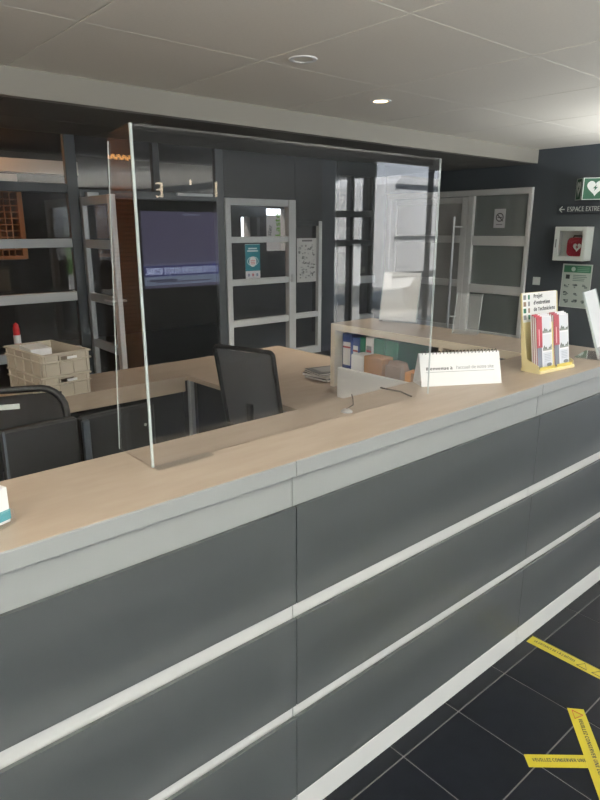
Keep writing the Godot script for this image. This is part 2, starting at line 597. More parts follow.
	# glazed pair at the right, dark frame above, light frame below
	var w4 := thing("window_4", "tall dark framed glazing looking out to daylight beside the alcove", "window", Vector3.ZERO, 0, "", "structure")
	bx("mullion", Vector3(6.12, 0, z0), Vector3(6.17, 2.36, z1), M.frame_dark, w4, 0.004)
	bx("mullion", Vector3(6.44, 0, z0), Vector3(6.565, 2.36, z1), M.frame_dark, w4, 0.004)
	bx("mullion", Vector3(6.82, 0, z0), Vector3(6.9, 2.36, z1), M.frame_dark, w4, 0.004)
	bx("mullion", Vector3(6.43, 0, z1), Vector3(6.575, 1.45, z1 + 0.03), M.alu, w4, 0.004)
	bx("rail", Vector3(6.12, 2.34, z0), Vector3(6.9, LOW, z1), M.frame_dark, w4, 0.004)
	for y in [[1.81, 1.90], [1.42, 1.50]]:
		bx("rail", Vector3(6.17, y[0], z0), Vector3(6.82, y[1], z1), M.frame_dark, w4, 0.004)
	for y in [[0.90, 1.0], [0.36, 0.45]]:
		bx("rail", Vector3(6.565, y[0], z0), Vector3(6.9, y[1], z1 + 0.025), M.alu, w4, 0.004)
	bx("pane", Vector3(6.17, 0.02, BACK - 0.004), Vector3(6.44, 2.34, BACK + 0.004), M.glass, w4, 0.0)
	bx("pane", Vector3(6.565, 0.02, BACK - 0.004), Vector3(6.82, 2.34, BACK + 0.004), M.glass, w4, 0.0)
	# wooden venetian blind left of the frame, which the screen's side wing mirrors
	var b := thing("venetian_blind", "brown wooden venetian blind mirrored in the narrow wing of the clear screen", "blind", Vector3(-1.25, 0, BACK + 0.08))
	bx("head_rail", Vector3(-0.75, 2.02, -0.02), Vector3(0.75, 2.07, 0.03), M.blind_wood, b, 0.004)
	for k in 36:
		bx("slat", Vector3(-0.74, -0.0015, -0.021), Vector3(0.74, 0.0015, 0.021), M.blind_wood, b, 0.0, Transform3D(Basis(Vector3.RIGHT, 0.75), Vector3(0, 0.5 + 0.0425 * k, 0)))
	bx("bottom_rail", Vector3(-0.74, 0.44, -0.012), Vector3(0.74, 0.465, 0.018), M.blind_wood, b, 0.004)
	var st2 := mb()
	var wave := []
	for k in 41:
		wave.append(Vector3(-0.2 + 0.01 * k, 0.018 * sin(k * 1.05), 0))
	tube(st2, wave, 0.012, 6)
	var la := obj("ceiling_lamp", st2, M.lamp_amber)
	la.position = Vector3(-1.72, 2.33, BACK + 0.2)
	tag(la, "small wavy warm lamp glowing over the wooden blind", "lamp")
	var ol := OmniLight3D.new()  # unseen light set off the wavy lamp, placed to brighten the wood wall
	ol.name = "unseen_lamp_light"
	ol.light_color = Color(1.0, 0.66, 0.28)
	ol.light_energy = 0.3
	ol.light_size = 0.01
	ol.omni_range = 14.0
	ol.omni_attenuation = 2.0
	ol.shadow_enabled = true
	ol.position = Vector3(-1.72, 2.2, BACK + 0.9)
	add_child(ol)
	# pigeonhole unit in the back room
	var p := thing("pigeonhole_unit", "orange wooden pigeonhole unit of small square openings behind the glazing", "shelf", Vector3(0.9, 0, -8.05))
	bx("frame_side", Vector3(1.66, 1.30, -0.2), Vector3(1.72, 2.10, 0.05), M.orange_shelf, p, 0.004)
	bx("frame_side", Vector3(-0.06, 1.30, -0.2), Vector3(0.0, 2.10, 0.05), M.orange_shelf, p, 0.004)
	bx("frame_top", Vector3(0.0, 2.06, -0.2), Vector3(1.66, 2.10, 0.05), M.orange_shelf, p, 0.004)
	bx("frame_base", Vector3(0.0, 1.30, -0.2), Vector3(1.66, 1.34, 0.06), M.orange_shelf, p, 0.004)
	bx("back_board", Vector3(0.0, 1.34, -0.2), Vector3(1.66, 2.06, -0.19), M.wall_dark, p, 0.0)
	for k in 9:
		bx("divider_shelf", Vector3(0.0, 1.34 + 0.072 * (k + 1) - 0.006, -0.19), Vector3(1.66, 1.34 + 0.072 * (k + 1) + 0.006, 0.03), M.orange_shelf, p, 0.0)
	for k in 22:
		bx("divider_upright", Vector3(0.072 * (k + 1) - 0.006, 1.34, -0.19), Vector3(0.072 * (k + 1) + 0.006, 2.06, 0.028), M.orange_shelf, p, 0.0)
	var rl := thing("unseen_ceiling_spot", "unseen small round warm lamp behind the glazing, placed to light the pigeonholes", "lamp", Vector3(1.6, 2.55, -7.0))  # unseen lamp, placed to light the pigeonholes
	var s3 := mb()
	lathe(s3, [Vector2(0, 0), Vector2(0.025, 0), Vector2(0.025, 0.03)], 16)
	obj("lamp_glass", s3, M.lamp_amber, rl)
	var s4 := mb()
	lathe(s4, [Vector2(0.025, 0.0), Vector2(0.04, 0.0), Vector2(0.04, 0.06), Vector2(0, 0.06)], 16)
	obj("lamp_ring", s4, M.white, rl)
	var ol2 := OmniLight3D.new()
	ol2.name = "unseen_spot_glow"
	ol2.light_color = Color(1.0, 0.7, 0.4)
	ol2.light_energy = 0.5
	ol2.light_size = 0.02
	ol2.omni_range = 14.0
	ol2.omni_attenuation = 2.0
	ol2.shadow_enabled = true
	ol2.position = Vector3(1.6, 2.5, -7.0)
	add_child(ol2)
	# mask notice and black and white notice
	var rng := RandomNumberGenerator.new()
	rng.seed = 4
	var pm := img(120, 180, c(20, 122, 138))
	for k in 2:
		pm.fill_rect(Rect2i(24 - 8 * k, 18 + 12 * k, 72 + 16 * k, 7), c(220, 236, 238))
	pm.fill_rect(Rect2i(0, 132, 120, 48), c(228, 228, 232))
	dot(pm, 60, 84, 46, 24, c(200, 226, 232))
	dot(pm, 60, 84, 40, 19, c(20, 122, 138))
	dot(pm, 60, 86, 29, 26, c(236, 236, 236))
	for k in 3:
		pm.fill_rect(Rect2i(42, 80 + 8 * k, 36, 3), c(214, 120, 120))
	for k in 3:
		dot(pm, 26 + 34 * k, 152, 9, 8, [c(150, 150, 170), c(200, 130, 140), c(140, 160, 180)][k])
	pm.fill_rect(Rect2i(0, 0, 120, 2), c(210, 224, 226))
	sheet("mask_notice", 0.225, 0.435, 0.003, tex(pm), d2, tf(Vector3(4.72, 1.255, BACK + 0.006)))
	var pb := img(96, 160, c(196, 196, 194))
	pb.fill_rect(Rect2i(24, 6, 50, 6), c(90, 90, 90))
	for k in 90:
		dot(pb, rng.randf_range(10, 86), rng.randf_range(24, 146), rng.randf_range(2, 6), rng.randf_range(1.5, 4), c(1, 1, 1).lerp(c(190, 190, 190), rng.randf_range(0.5, 0.95)))
	sheet("printed_notice", 0.34, 0.56, 0.003, tex(pb), w3, tf(Vector3(5.585, 1.255, BACK + 0.032)))
	# standing roll-up banner in the far room
	var ban := thing("rollup_banner", "white roll-up banner with green upright lettering seen through the white framed door", "banner", Vector3(8.36, -0.1, -10.35))
	bx("base", Vector3(-0.26, 0, -0.08), Vector3(0.26, 0.07, 0.08), M.steel, ban, 0.01)
	bx("fabric", Vector3(-0.24, 0.07, -0.004), Vector3(0.24, 2.02, 0.004), M.paper, ban, 0.0)
	text("lettering", "Laste", 0.13, 0.004, M.lime, ban, Transform3D(Basis(Vector3.BACK, PI / 2), Vector3(0.06, 1.83, 0.008)), true)
	text("lettering", "ster", 0.09, 0.004, M.ink, ban, Transform3D(Basis(Vector3.BACK, PI / 2 - 0.2), Vector3(-0.15, 1.72, 0.008)))

func build_end_wall() -> void:
	var x0 := END - 0.04
	var x1 := END + 0.06
	var d := thing("door_3", "grey aluminium double door with a tall bar handle in the end wall", "door", Vector3.ZERO, 0, "", "structure")
	bx("head", Vector3(x0, 2.13, -7.45), Vector3(x1, 2.214, -4.77), M.alu, d, 0.006)
	bx("jamb", Vector3(x0, 0, -4.83), Vector3(x1, 2.13, -4.77), M.alu, d, 0.006)
	bx("jamb", Vector3(x0, 0, -5.82), Vector3(x1, 2.13, -5.71), M.alu, d, 0.006)
	bx("jamb", Vector3(x0, 0, -7.45), Vector3(x1, 2.13, -7.36), M.alu, d, 0.006)
	for q in d.get_children():
		q.material_override = M.alu_pale
	# sidelight
	for y in [[1.41, 1.55], [0.70, 0.83], [0.0, 0.12]]:
		bx("rail", Vector3(x0 + 0.01, y[0], -5.71), Vector3(x1, y[1], -4.83), M.alu_pale, d, 0.006)
	for y in [[1.55, 2.13], [0.83, 1.41], [0.12, 0.70]]:
		bx("pane", Vector3(END + 0.01, y[0], -5.71), Vector3(END + 0.018, y[1], -4.83), M.glass_mist, d, 0.0)
	# leaf
	bx("stile", Vector3(x0 + 0.006, 0.02, -5.93), Vector3(x1, 2.12, -5.825), M.alu_pale, d, 0.006)
	bx("stile", Vector3(x0 + 0.006, 0.02, -7.35), Vector3(x1, 2.12, -7.24), M.alu_pale, d, 0.006)
	for y in [[2.03, 2.12], [1.44, 1.55], [0.77, 0.88], [0.02, 0.16]]:
		bx("rail", Vector3(x0 + 0.012, y[0], -7.24), Vector3(x1, y[1], -5.93), M.alu_pale, d, 0.006)
	for y in [[1.55, 2.03], [0.88, 1.44], [0.16, 0.77]]:
		bx("pane", Vector3(END + 0.01, y[0], -7.24), Vector3(END + 0.018, y[1], -5.93), M.glass_frost, d, 0.0)
	var st := mb()
	tube(st, [Vector3(x0 - 0.09, 0.10, -5.99), Vector3(x0 - 0.09, 1.83, -5.99)], 0.022, 12)
	for y in [0.3, 1.68]:
		tube(st, [Vector3(x0 - 0.09, y, -5.99), Vector3(x0 + 0.01, y, -5.90)], 0.014, 8)
	obj("bar_handle", st, M.steel, d)
	var im := img(64, 96, c(222, 222, 222))
	dot(im, 32, 42, 22, 22, c(70, 70, 74))
	dot(im, 32, 42, 17, 17, c(222, 222, 222))
	im.fill_rect(Rect2i(20, 41, 26, 4), c(70, 70, 74))
	for k in 34:
		im.fill_rect(Rect2i(16 + k, 26 + k, 4, 4), c(70, 70, 74))
	im.fill_rect(Rect2i(14, 76, 36, 5), c(150, 150, 150))
	sheet("no_smoking_sticker", 0.185, 0.27, 0.002, tex(im), d, tf(Vector3(END + 0.008, 1.80, -5.285), -PI / 2))
	# dim service space behind the double door
	var sw := thing("light_switch", "small white light switch on the dark end wall beside the door", "switch", Vector3(END, 0.935, -4.605), -PI / 2)
	bx("switch_plate", Vector3(-0.055, -0.055, 0), Vector3(0.055, 0.055, 0.01), M.sign_white, sw, 0.004)
	bx("rocker", Vector3(-0.032, -0.032, 0.01), Vector3(0.032, 0.032, 0.016), M.paper, sw, 0.003)

func window_wall(called: String, label: String, x0: float, x1: float, n: int, y0: float, y1: float, m: Material) -> void:
	var w := thing(called, label, "window", Vector3.ZERO, 0, "", "structure")
	var z := HALL + 0.1
	for k in n + 1:
		var x := lerpf(x0, x1, float(k) / n)
		bx("mullion", Vector3(x - 0.03, y0, z - 0.04), Vector3(x + 0.03, y1, z + 0.04), m, w, 0.004)
	for k in n:
		var a := lerpf(x0, x1, float(k) / n) + 0.03
		var b := lerpf(x0, x1, float(k + 1) / n) - 0.03
		bx("rail", Vector3(a, y0, z - 0.04), Vector3(b, y0 + 0.07, z + 0.04), m, w, 0.004)
		bx("rail", Vector3(a, y1 - 0.07, z - 0.04), Vector3(b, y1, z + 0.04), m, w, 0.004)
		bx("pane", Vector3(a, y0 + 0.07, z - 0.004), Vector3(b, y1 - 0.07, z + 0.004), M.glass, w, 0.0)

func build_hall_side() -> void:
	struct("wall_front", "unseen wall behind the customers between the hall windows, black so the screen mirrors dark", "wall", [
		[Vector3(-4.2, 0, HALL), Vector3(-3.6, CEIL + 0.1, HALL + 0.2)], [Vector3(-3.6, 2.6, HALL), Vector3(2.4, CEIL + 0.1, HALL + 0.2)], [Vector3(-3.6, 0, HALL), Vector3(2.4, 0.12, HALL + 0.2)],
		[Vector3(2.4, 0, HALL), Vector3(6.2, CEIL + 0.1, HALL + 0.2)], [Vector3(6.2, 2.62, HALL), Vector3(END, CEIL + 0.1, HALL + 0.2)]], M.wall_black)  # unseen wall, black so the clear screen mirrors dark
	window_wall("window_5", "unseen wide hall window behind the camera, placed to light the counter front", -3.6, 2.4, 4, 0.12, 2.6, M.alu_dark)  # unseen window, placed to light the counter front
	var e := thing("window_6", "dark framed entrance glazing at the far right end of the hall, van outside", "window", Vector3.ZERO, 0, "", "structure")
	var z := HALL + 0.1
	for p in [[6.2, 6.42], [6.72, 6.81], [7.05, 7.24], [8.57, 8.63]]:
		bx("mullion", Vector3(p[0], 0, z - 0.04), Vector3(p[1], 2.62, z + 0.04), M.frame_dark, e, 0.004)
	for y in [[1.81, 1.90], [1.40, 1.50], [2.36, 2.62], [0.0, 0.1]]:
		bx("rail", Vector3(6.42, y[0], z - 0.03), Vector3(7.05, y[1], z + 0.03), M.frame_dark, e, 0.004)
	for p in [[6.42, 6.72], [6.81, 7.05], [7.24, 8.57]]:
		bx("pane", Vector3(p[0], 0.02, z - 0.004), Vector3(p[1], 2.6, z + 0.004), M.glass, e, 0.0)
	var w := thing("window_7", "unseen glazed entrance in the hall end wall, placed to light the floor and counter", "window", Vector3.ZERO, 0, "", "structure")  # unseen glazing, placed to light the floor and counter panels
	var zs := [-0.4, 1.0, 2.5, 4.06]
	for k in 3:
		bx("mullion", Vector3(END + 0.06, 0, zs[k] - 0.03), Vector3(END + 0.14, 2.62, zs[k] + 0.03), M.alu_dark, w, 0.004)
		bx("rail", Vector3(END + 0.06, 2.55, zs[k] + 0.03), Vector3(END + 0.14, 2.62, zs[k + 1] - 0.03), M.alu_dark, w, 0.004)
		bx("pane", Vector3(END + 0.096, 0.0, zs[k] + 0.03), Vector3(END + 0.104, 2.55, zs[k + 1] - 0.03), M.glass, w, 0.0)
	# wall screen whose slide is mirrored in the clear screen
	var tv := thing("wall_screen", "wall screen showing a pale slide with a blue band, mirrored in the clear screen", "screen", Vector3(3.85, 1.42, HALL - 0.06), PI)
	bx("housing", Vector3(-0.53, -0.45, -0.05), Vector3(0.53, 0.45, 0.0), M.black, tv, 0.01)
	var im := img(256, 208, c(104, 100, 128))
	im.fill_rect(Rect2i(0, 146, 256, 30), c(16, 40, 150))
	im.fill_rect(Rect2i(0, 176, 256, 24), c(180, 200, 226))
	im.fill_rect(Rect2i(0, 140, 256, 6), c(140, 146, 176))
	im.fill_rect(Rect2i(150, 184, 90, 6), c(60, 66, 100))
	im.fill_rect(Rect2i(30, 190, 190, 4), c(90, 98, 130))
	im.fill_rect(Rect2i(60, 6, 60, 5), c(176, 182, 206))
	var sc := sheet("screen_face", 1.0, 0.84, 0.002, tex(im), tv, tf(Vector3(0, 0, 0.001)))
	var sm: StandardMaterial3D = sc.material_override
	sm.emission_enabled = true
	sm.emission_texture = sm.albedo_texture
	sm.emission = Color.BLACK
	sm.emission_energy_multiplier = 1.3
	text("lettering", "TOUT VA REDEVENIR PRESQUE NORMAL", 0.075, 0.002, M.screen_white, tv, tf(Vector3(0, -0.234, 0.004)), true, 0.96)
	var gl := AreaLight3D.new()
	gl.name = "screen_light"
	gl.light_color = Color(0.75, 0.75, 0.95)
	gl.light_energy = 0.1
	gl.area_size = Vector2(1.0, 0.84)
	gl.shadow_enabled = true
	gl.position = Vector3(3.85, 1.42, HALL - 0.07)
	add_child(gl)
	# three lit letters over the screen
	var le := thing("lit_letters", "small lit letters on the wall above the screen, mirrored in the clear screen", "sign", Vector3(3.95, 2.09, HALL - 0.03), PI)
	var k2 := 0
	for s in ["l", "'", "E"]:
		text("letter", s, 0.15, 0.02, M.letter_glow, le, tf(Vector3([-0.42, -0.07, 0.33][k2], [0, 0.02, -0.03][k2], 0)), false)
		k2 += 1

	# unseen uplighters beside and behind the camera, placed to light ceiling and counter top
	for k in 4:
		var at: Vector3 = [Vector3(-2.6, 0, 0.8), Vector3(1.4, 0, 2.6), Vector3(6.4, 0, 1.8), Vector3(7.6, 0, -1.6)][k]
		var p := thing("unseen_uplighter", ["unseen floor lamp at the left of the hall, placed to light the ceiling", "unseen floor lamp behind the camera, placed to light the ceiling", "unseen floor lamp in front of the right counter end, placed to light the ceiling", "unseen floor lamp near the end wall with the signs, placed to light the ceiling"][k], "lamp", at)
		var b := mb()
		lathe(b, [Vector2(0, 0), Vector2(0.15, 0), Vector2(0.15, 0.015), Vector2(0.02, 0.03), Vector2(0.02, 1.62), Vector2(0, 1.62)], 24)
		obj("stand", b, M.steel, p)
		var wb := mb()
		lathe(wb, [Vector2(0.02, 1.60), Vector2(0.10, 1.63), Vector2(0.17, 1.72), Vector2(0.165, 1.725), Vector2(0.095, 1.64), Vector2(0, 1.615)], 28)
		obj("bowl", wb, M.white, p)
		var g := mb()
		lathe(g, [Vector2(0, 1.70), Vector2(0.15, 1.70), Vector2(0.15, 1.705), Vector2(0, 1.705)], 28)
		obj("lamp_disc", g, M.unseen_lamp_glow, p)
		var o := AreaLight3D.new()
		o.name = "unseen_uplight"
		o.light_color = Color(0.97, 0.985, 1.0)
		o.light_energy = [92.0, 92.0, 74.0, 20.0][k]
		o.area_size = Vector2(0.26, 0.26)
		o.area_range = 20.0
		o.area_attenuation = 2.0
		o.shadow_enabled = true
		o.position = at + Vector3(0, 1.712, 0)
		o.rotation.x = PI / 2
		add_child(o)

func build_outside() -> void:
	struct("ground", "grey paving outside the hall windows", "ground", [[Vector3(-40, -0.3, HALL + 0.2), Vector3(60, -0.1, 50)], [Vector3(END + 0.2, -0.3, -2.0), Vector3(60, -0.1, HALL + 0.2)], [Vector3(-40, -0.3, -50), Vector3(60, -0.1, -10.0)]], M.paving)
	# unseen building, placed to be mirrored in the clear screen
	var nb := thing("unseen_building", "unseen grey building with white window frames, placed to be mirrored in the screen", "building", Vector3(17.0, -0.1, 17.0))
	bx("wall", Vector3(-4.0, 0, 0.0), Vector3(4.5, 5.0, 6.0), M.facade, nb, 0.0)
	for k in 6:
		var px := -3.2 + 1.25 * k
		for y in [0.9, 3.1]:
			var f := bx("window_frame", Vector3(px, y, -0.06), Vector3(px + 0.75, y + 1.5, 0.01), M.paper, nb, 0.01)
			bx("window_pane", Vector3(px + 0.08, y + 0.08, -0.07), Vector3(px + 0.67, y + 1.42, -0.055), M.glass_grey, f, 0.0)
	bx("roof_edge", Vector3(-4.2, 5.0, -0.3), Vector3(4.7, 5.2, 6.2), M.sign_grey, nb, 0.02)
	# unseen hedge, placed to keep bright paving out of the reflection
	var hs := mb()
	hs.set_smooth_group(0)
	var rng := RandomNumberGenerator.new()
	rng.seed = 31
	var rows := []
	for i in 41:
		var row := []
		for k in 13:
			var a := PI * k / 12.0
			var n := rng.randf_range(0.9, 1.12)
			row.append(Vector3(-4.0 + 0.2 * i + rng.randf_range(-0.06, 0.06), maxf(0.0, 1.45 * n * sqrt(sin(a))), 0.55 * n * cos(a)))
		rows.append(row)
	for i in 40:
		for k in 12:
			quad(hs, rows[i][k], rows[i][k + 1], rows[i + 1][k + 1], rows[i + 1][k])
	var he := obj("hedge", hs, M.leaf)
	he.position = Vector3(13.5, -0.1, 13.0)
	tag(he, "unseen clipped hedge outside, placed to hide bright paving from the screen reflection", "hedge")
	# unseen white van, placed to mirror pale in the clear screen
	var v := thing("unseen_van", "unseen tall white van outside, placed for the pale reflection in the clear screen", "van", Vector3(13.1, -0.1, 7.2))
	v.scale = Vector3(1.2, 1.2, 1.0)
	var prof := PackedVector2Array([Vector2(-2.4, 0.45), Vector2(1.9, 0.45), Vector2(2.35, 0.55), Vector2(2.42, 1.0), Vector2(2.1, 1.2), Vector2(1.45, 1.35), Vector2(0.85, 2.1), Vector2(0.6, 2.28), Vector2(-2.2, 2.34), Vector2(-2.4, 2.2)])
	var st := mb()
	prism(st, prof, -0.95, 0.95)
	obj("body", st, M.van, v)
	for s in [-1.0, 1.0]:
		for y in [[0.62, 0.72], [1.28, 1.34], [2.12, 2.2]]:
			bx("side_moulding", Vector3(-2.38, y[0], 0.95 * s - 0.012), Vector3([1.9, 1.2, 0.4][[0.62, 1.28, 2.12].find(y[0])], y[1], 0.95 * s + 0.012), M.sign_grey, v, 0.004)
		var sw := mb()
		prism(sw, PackedVector2Array([Vector2(0.35, 1.38), Vector2(1.3, 1.38), Vector2(0.8, 1.98), Vector2(0.35, 2.02)]), 0.945 * s - 0.01, 0.945 * s + 0.012)
		obj("side_window", sw, M.black_gloss, v)
		for x in [-1.6, 1.5]:
			var w := mb()
			lathe(w, [Vector2(0, -0.1), Vector2(0.3, -0.1), Vector2(0.34, -0.06), Vector2(0.34, 0.06), Vector2(0.3, 0.1), Vector2(0, 0.1)], 20, Transform3D(Basis(Vector3.RIGHT, PI / 2), Vector3(x, 0.34, 0.86 * s)))
			obj("wheel", w, M.tyre, v)

# ------------------------------------------------------------------ the counter
func counter_unit(x0: float, x1: float, label: String) -> void:
	var g := thing("counter_unit", label, "counter", Vector3.ZERO, 0, "counter units with frosted glass fronts")
	var e := 0.0012
	bx("carcass", Vector3(x0, 0, -1.40), Vector3(x1, 1.064, -1.10), M.white, g, 0.0)
	bx("plinth", Vector3(x0 + e, 0.0, -1.10), Vector3(x1 - e, 0.088, FRONT), M.white_strip, g, 0.002)
	bx("fascia", Vector3(x0 + e, 0.95, -1.10), Vector3(x1 - e, 1.066, -1.094), M.white, g, 0.001)
	for y in [[0.32, 0.43], [0.63, 0.75]]:
		bx("strip", Vector3(x0 + e, y[0], -1.10), Vector3(x1 - e, y[1], -1.095), M.white_strip, g, 0.001)
	for y in [[0.089, 0.358], [0.399, 0.668], [0.714, 0.986]]:
		bx("inner_board", Vector3(x0 + 0.06, y[0] + 0.065, -1.10), Vector3(x1 - 0.06, y[1] - 0.105, -1.097), M.inner_dark, g, 0.0)
		# a translucent sheet with a visible edge all round, open behind
		var a := Vector3(x0 + 0.0015, y[0], FRONT)
		var b := Vector3(x1 - 0.0015, y[1], FRONT)
		var back := Vector3(0, 0, -0.010)
		var p := [a, Vector3(b.x, a.y, a.z), b, Vector3(a.x, b.y, a.z)]
		var st := mb()
		quad(st, p[0], p[1], p[2], p[3])
		for k in 4:
			quad(st, p[k] + back, p[(k + 1) % 4] + back, p[(k + 1) % 4], p[k])
		obj("frosted_panel", st, M.frosted, g)

func build_counter() -> void:
	var xs := [-2.62, -1.437, -0.254, 0.929, 2.112, 2.965]
	var names := ["white counter unit with grey glass panels, out at the far left", "white counter unit with grey glass panels, left of the camera", "white counter unit with grey glass panels, left of the middle joint, below the screen wing", "white counter unit with grey glass panels between the two joints, below the flip card", "short white counter unit with grey glass panels at the right end, by the floor tape"]
	for i in 5:
		counter_unit(xs[i], xs[i + 1], names[i])
	var t := thing("countertop", "long beige wood effect counter top with a white front edge", "counter top")
	for i in 5:
		bx("top_board", Vector3(xs[i] + 0.0008, 1.066, -1.42), Vector3(xs[i + 1] + 0.004 - 0.0008, TOP, -1.084), M.wood, t, 0.0012)
		bx("front_edge", Vector3(xs[i] + 0.0008, 1.066, -1.084), Vector3(xs[i + 1] - 0.0008, TOP, FRONT), M.white, t, 0.0015)
	# the return with its open shelves
	var r := thing("shelf_return", "open shelf return at the counter's right end with a beige top", "shelf unit")
	bx("top_board", Vector3(2.60, 1.070, -2.69), Vector3(2.955, TOP, -1.421), M.wood, r, 0.0015)
	bx("top_edge", Vector3(2.592, 1.068, -2.69), Vector3(2.60, TOP, -1.421), M.wood_edge, r, 0.001)
	bx("side_panel", Vector3(2.592, DESK, -2.69), Vector3(2.94, 1.068, -2.655), M.wood_edge, r, 0.0015)
	bx("divider", Vector3(2.592, DESK, -1.90), Vector3(2.93, 1.068, -1.875), M.wood_edge, r, 0.0015)
	bx("side_panel", Vector3(2.592, DESK, -1.455), Vector3(2.93, 1.068, -1.425), M.wood_edge, r, 0.0015)
	bx("back_panel", Vector3(2.952, 0.0, -2.69), Vector3(2.966, 1.068, -1.421), M.white, r, 0.0)
	bx("inner_shelf", Vector3(2.61, 0.72, -2.655), Vector3(2.93, 0.735, -1.455), M.wood_edge, r, 0.0)
	var up := tag(bx("cable_upstand", Vector3(2.44, DESK, -2.475), Vector3(2.462, 0.895, -1.425), M.paper, null, 0.002), "low white panel standing on the desk in front of the shelf return", "panel")

func build_desk() -> void:
	var w := thing("worktop", "beige U-shaped staff worktop running behind the counter and along the back", "worktop")
	var poly := PackedVector2Array([Vector2(-2.5, 1.42), Vector2(2.95, 1.42), Vector2(2.95, 2.72), Vector2(3.22, 2.72), Vector2(3.22, 3.96), Vector2(-2.5, 3.96), Vector2(-2.5, 3.5), Vector2(2.075, 3.5), Vector2(2.11, 2.05), Vector2(-2.5, 2.05)])
	var st := mb()
	prism(st, poly, DESK - 0.03, DESK, Transform3D(Basis(Vector3.RIGHT, -PI / 2), Vector3.ZERO))
	obj("board", st, M.wood, w)
	var ap := mb()
	box(ap, Vector3(-2.5, 0.615, -3.53), Vector3(2.06, DESK - 0.03, -3.51), 0.002)
	obj("apron", ap, M.wood, w)
	bx("shade_panel", Vector3(-2.5, 0.0, -3.56), Vector3(2.06, 0.615, -3.54), M.black_soft, w, 0.002)  # added near-black panel standing in for the shade under the desk
	bx("shade_panel", Vector3(2.14, 0.0, -3.5), Vector3(2.16, DESK - 0.03, -3.05), M.black_soft, w, 0.002)  # panel made black to match the shade under the right desk
	for p in [Vector2(2.085, -3.485), Vector2(2.085, -2.1), Vector2(3.18, -3.9), Vector2(-2.4, -3.5), Vector2(-2.4, -3.9), Vector2(-2.4, -2.0)]:
		bx("leg", Vector3(p.x - 0.018, 0, p.y - 0.018), Vector3(p.x + 0.018, DESK - 0.03, p.y + 0.018), M.alu, w, 0.004)

# ------------------------------------------------------------------ chairs
func office_chair(label: String, at: Vector3, turn: float, w: float, high: float, fab: Material, soft: bool, arms: bool) -> Node3D:
	var t := thing("office_chair", label, "chair", at, turn, "")
	var bot := Vector3(0, 0.56, -0.185)
	var top := Vector3(0, high, -0.285)
	var up := (top - bot)
	var out_r := w / 2
	var pts := []
	var rr := 0.09 if soft else 0.025
	var rad := rounded(w, up.length(), rr, 5)
	var ax := up.normalized()
	var mid := (bot + top) / 2
	var nrm := Vector3.RIGHT.cross(ax).normalized()
	for p in rad:
		var bow: float = -0.03 * (1.0 - pow(2.0 * p.x / w, 2.0)) if soft else 0.0
		var lift: float = 0.012 * (1.0 - pow(2.0 * p.x / w, 2.0)) if soft and p.y > 0 else 0.0
		pts.append(mid + Vector3(p.x, 0, 0) + ax * (p.y + lift) + nrm * (bow))
	var st := mb()
	tube(st, pts, 0.014 if soft else 0.013, 8, true)
	obj("back_frame", st, M.black, t)
	var sm := mb()
	var n := 10
	for i in n:
		for j in n:
			var q := []
			for k in [[0, 0], [1, 0], [1, 1], [0, 1]]:
				var u := float(i + k[0]) / n * 2.0 - 1.0
				var v := float(j + k[1]) / n * 2.0 - 1.0
				var vv := v * 0.96
				if soft and v > 0.5:
					vv = v * 0.96 - 0.10 * (v - 0.5) * (1.0 - u) * 0.5
				q.append(mid + Vector3(u * (w / 2 - 0.012), 0, 0) + ax * (vv * up.length() / 2) + nrm * (-0.03 * (1.0 - u * u) if soft else -0.012 * (1.0 - u * u)))
			quad(sm, q[0], q[1], q[2], q[3])
	obj("mesh_back", sm, fab, t)
	# spine, seat, column and base
	var sp := mb()
	tube(sp, [Vector3(0, 0.72, -0.235), Vector3(0, 0.52, -0.23), Vector3(0, 0.41, -0.12), Vector3(0, 0.40, 0.0)], 0.022, 8)
	obj("back_support", sp, M.black, t)
	var se := mb()
	box(se, Vector3(-0.24, 0.43, -0.2), Vector3(0.24, 0.50, 0.25), 0.03)
	obj("seat", se, M.black_soft, t)
	var co := mb()
	lathe(co, [Vector2(0, 0.08), Vector2(0.03, 0.08), Vector2(0.03, 0.25), Vector2(0.02, 0.25), Vector2(0.02, 0.43), Vector2(0, 0.43)], 14)
	obj("gas_column", co, M.black, t)
	for k in 5:
		var a := TAU * k / 5.0
		var d := Vector3(cos(a), 0, sin(a))
		var lg := mb()
		tube(lg, [Vector3(0, 0.11, 0), d * 0.15 + Vector3(0, 0.10, 0), d * 0.28 + Vector3(0, 0.07, 0)], [0.028, 0.022, 0.015], 8)
		obj("base_leg", lg, M.black, t)
		var cs := mb()
		lathe(cs, [Vector2(0, -0.02), Vector2(0.027, -0.02), Vector2(0.027, 0.02), Vector2(0, 0.02)], 14, Transform3D(Basis(Vector3.UP, -a) * Basis(Vector3.RIGHT, PI / 2), d * 0.28 + Vector3(0, 0.028, 0)))
		obj("caster", cs, M.black, t)
	if arms:
		for s in [-1.0, 1.0]:
			var ar := mb()
			tube(ar, [Vector3(s * 0.2, 0.42, 0), Vector3(s * 0.29, 0.43, 0), Vector3(s * 0.29, 0.65, 0.0)], 0.016, 8)
			box(ar, Vector3(s * 0.29 - 0.035, 0.645, -0.13), Vector3(s * 0.29 + 0.035, 0.675, 0.13), 0.012)
			obj("armrest", ar, M.black, t)
	return t

func build_chairs() -> void:
	office_chair("grey mesh back office chair with a square black frame, tucked at the right desk", Vector3(2.195, 0, -2.745), deg_to_rad(106.3), 0.385, 1.035, M.mesh_grey, false, false)
	var t := office_chair("black office chair with a curved back rail behind the small monitor", Vector3(0.56, 0, -2.30), deg_to_rad(-24.0), 0.47, 1.03, M.mesh_black, true, true)
	bx("name_tag", Vector3(-0.03, 0.957, -0.302), Vector3(0.06, 0.977, -0.292), M.sign_white, t, 0.001)

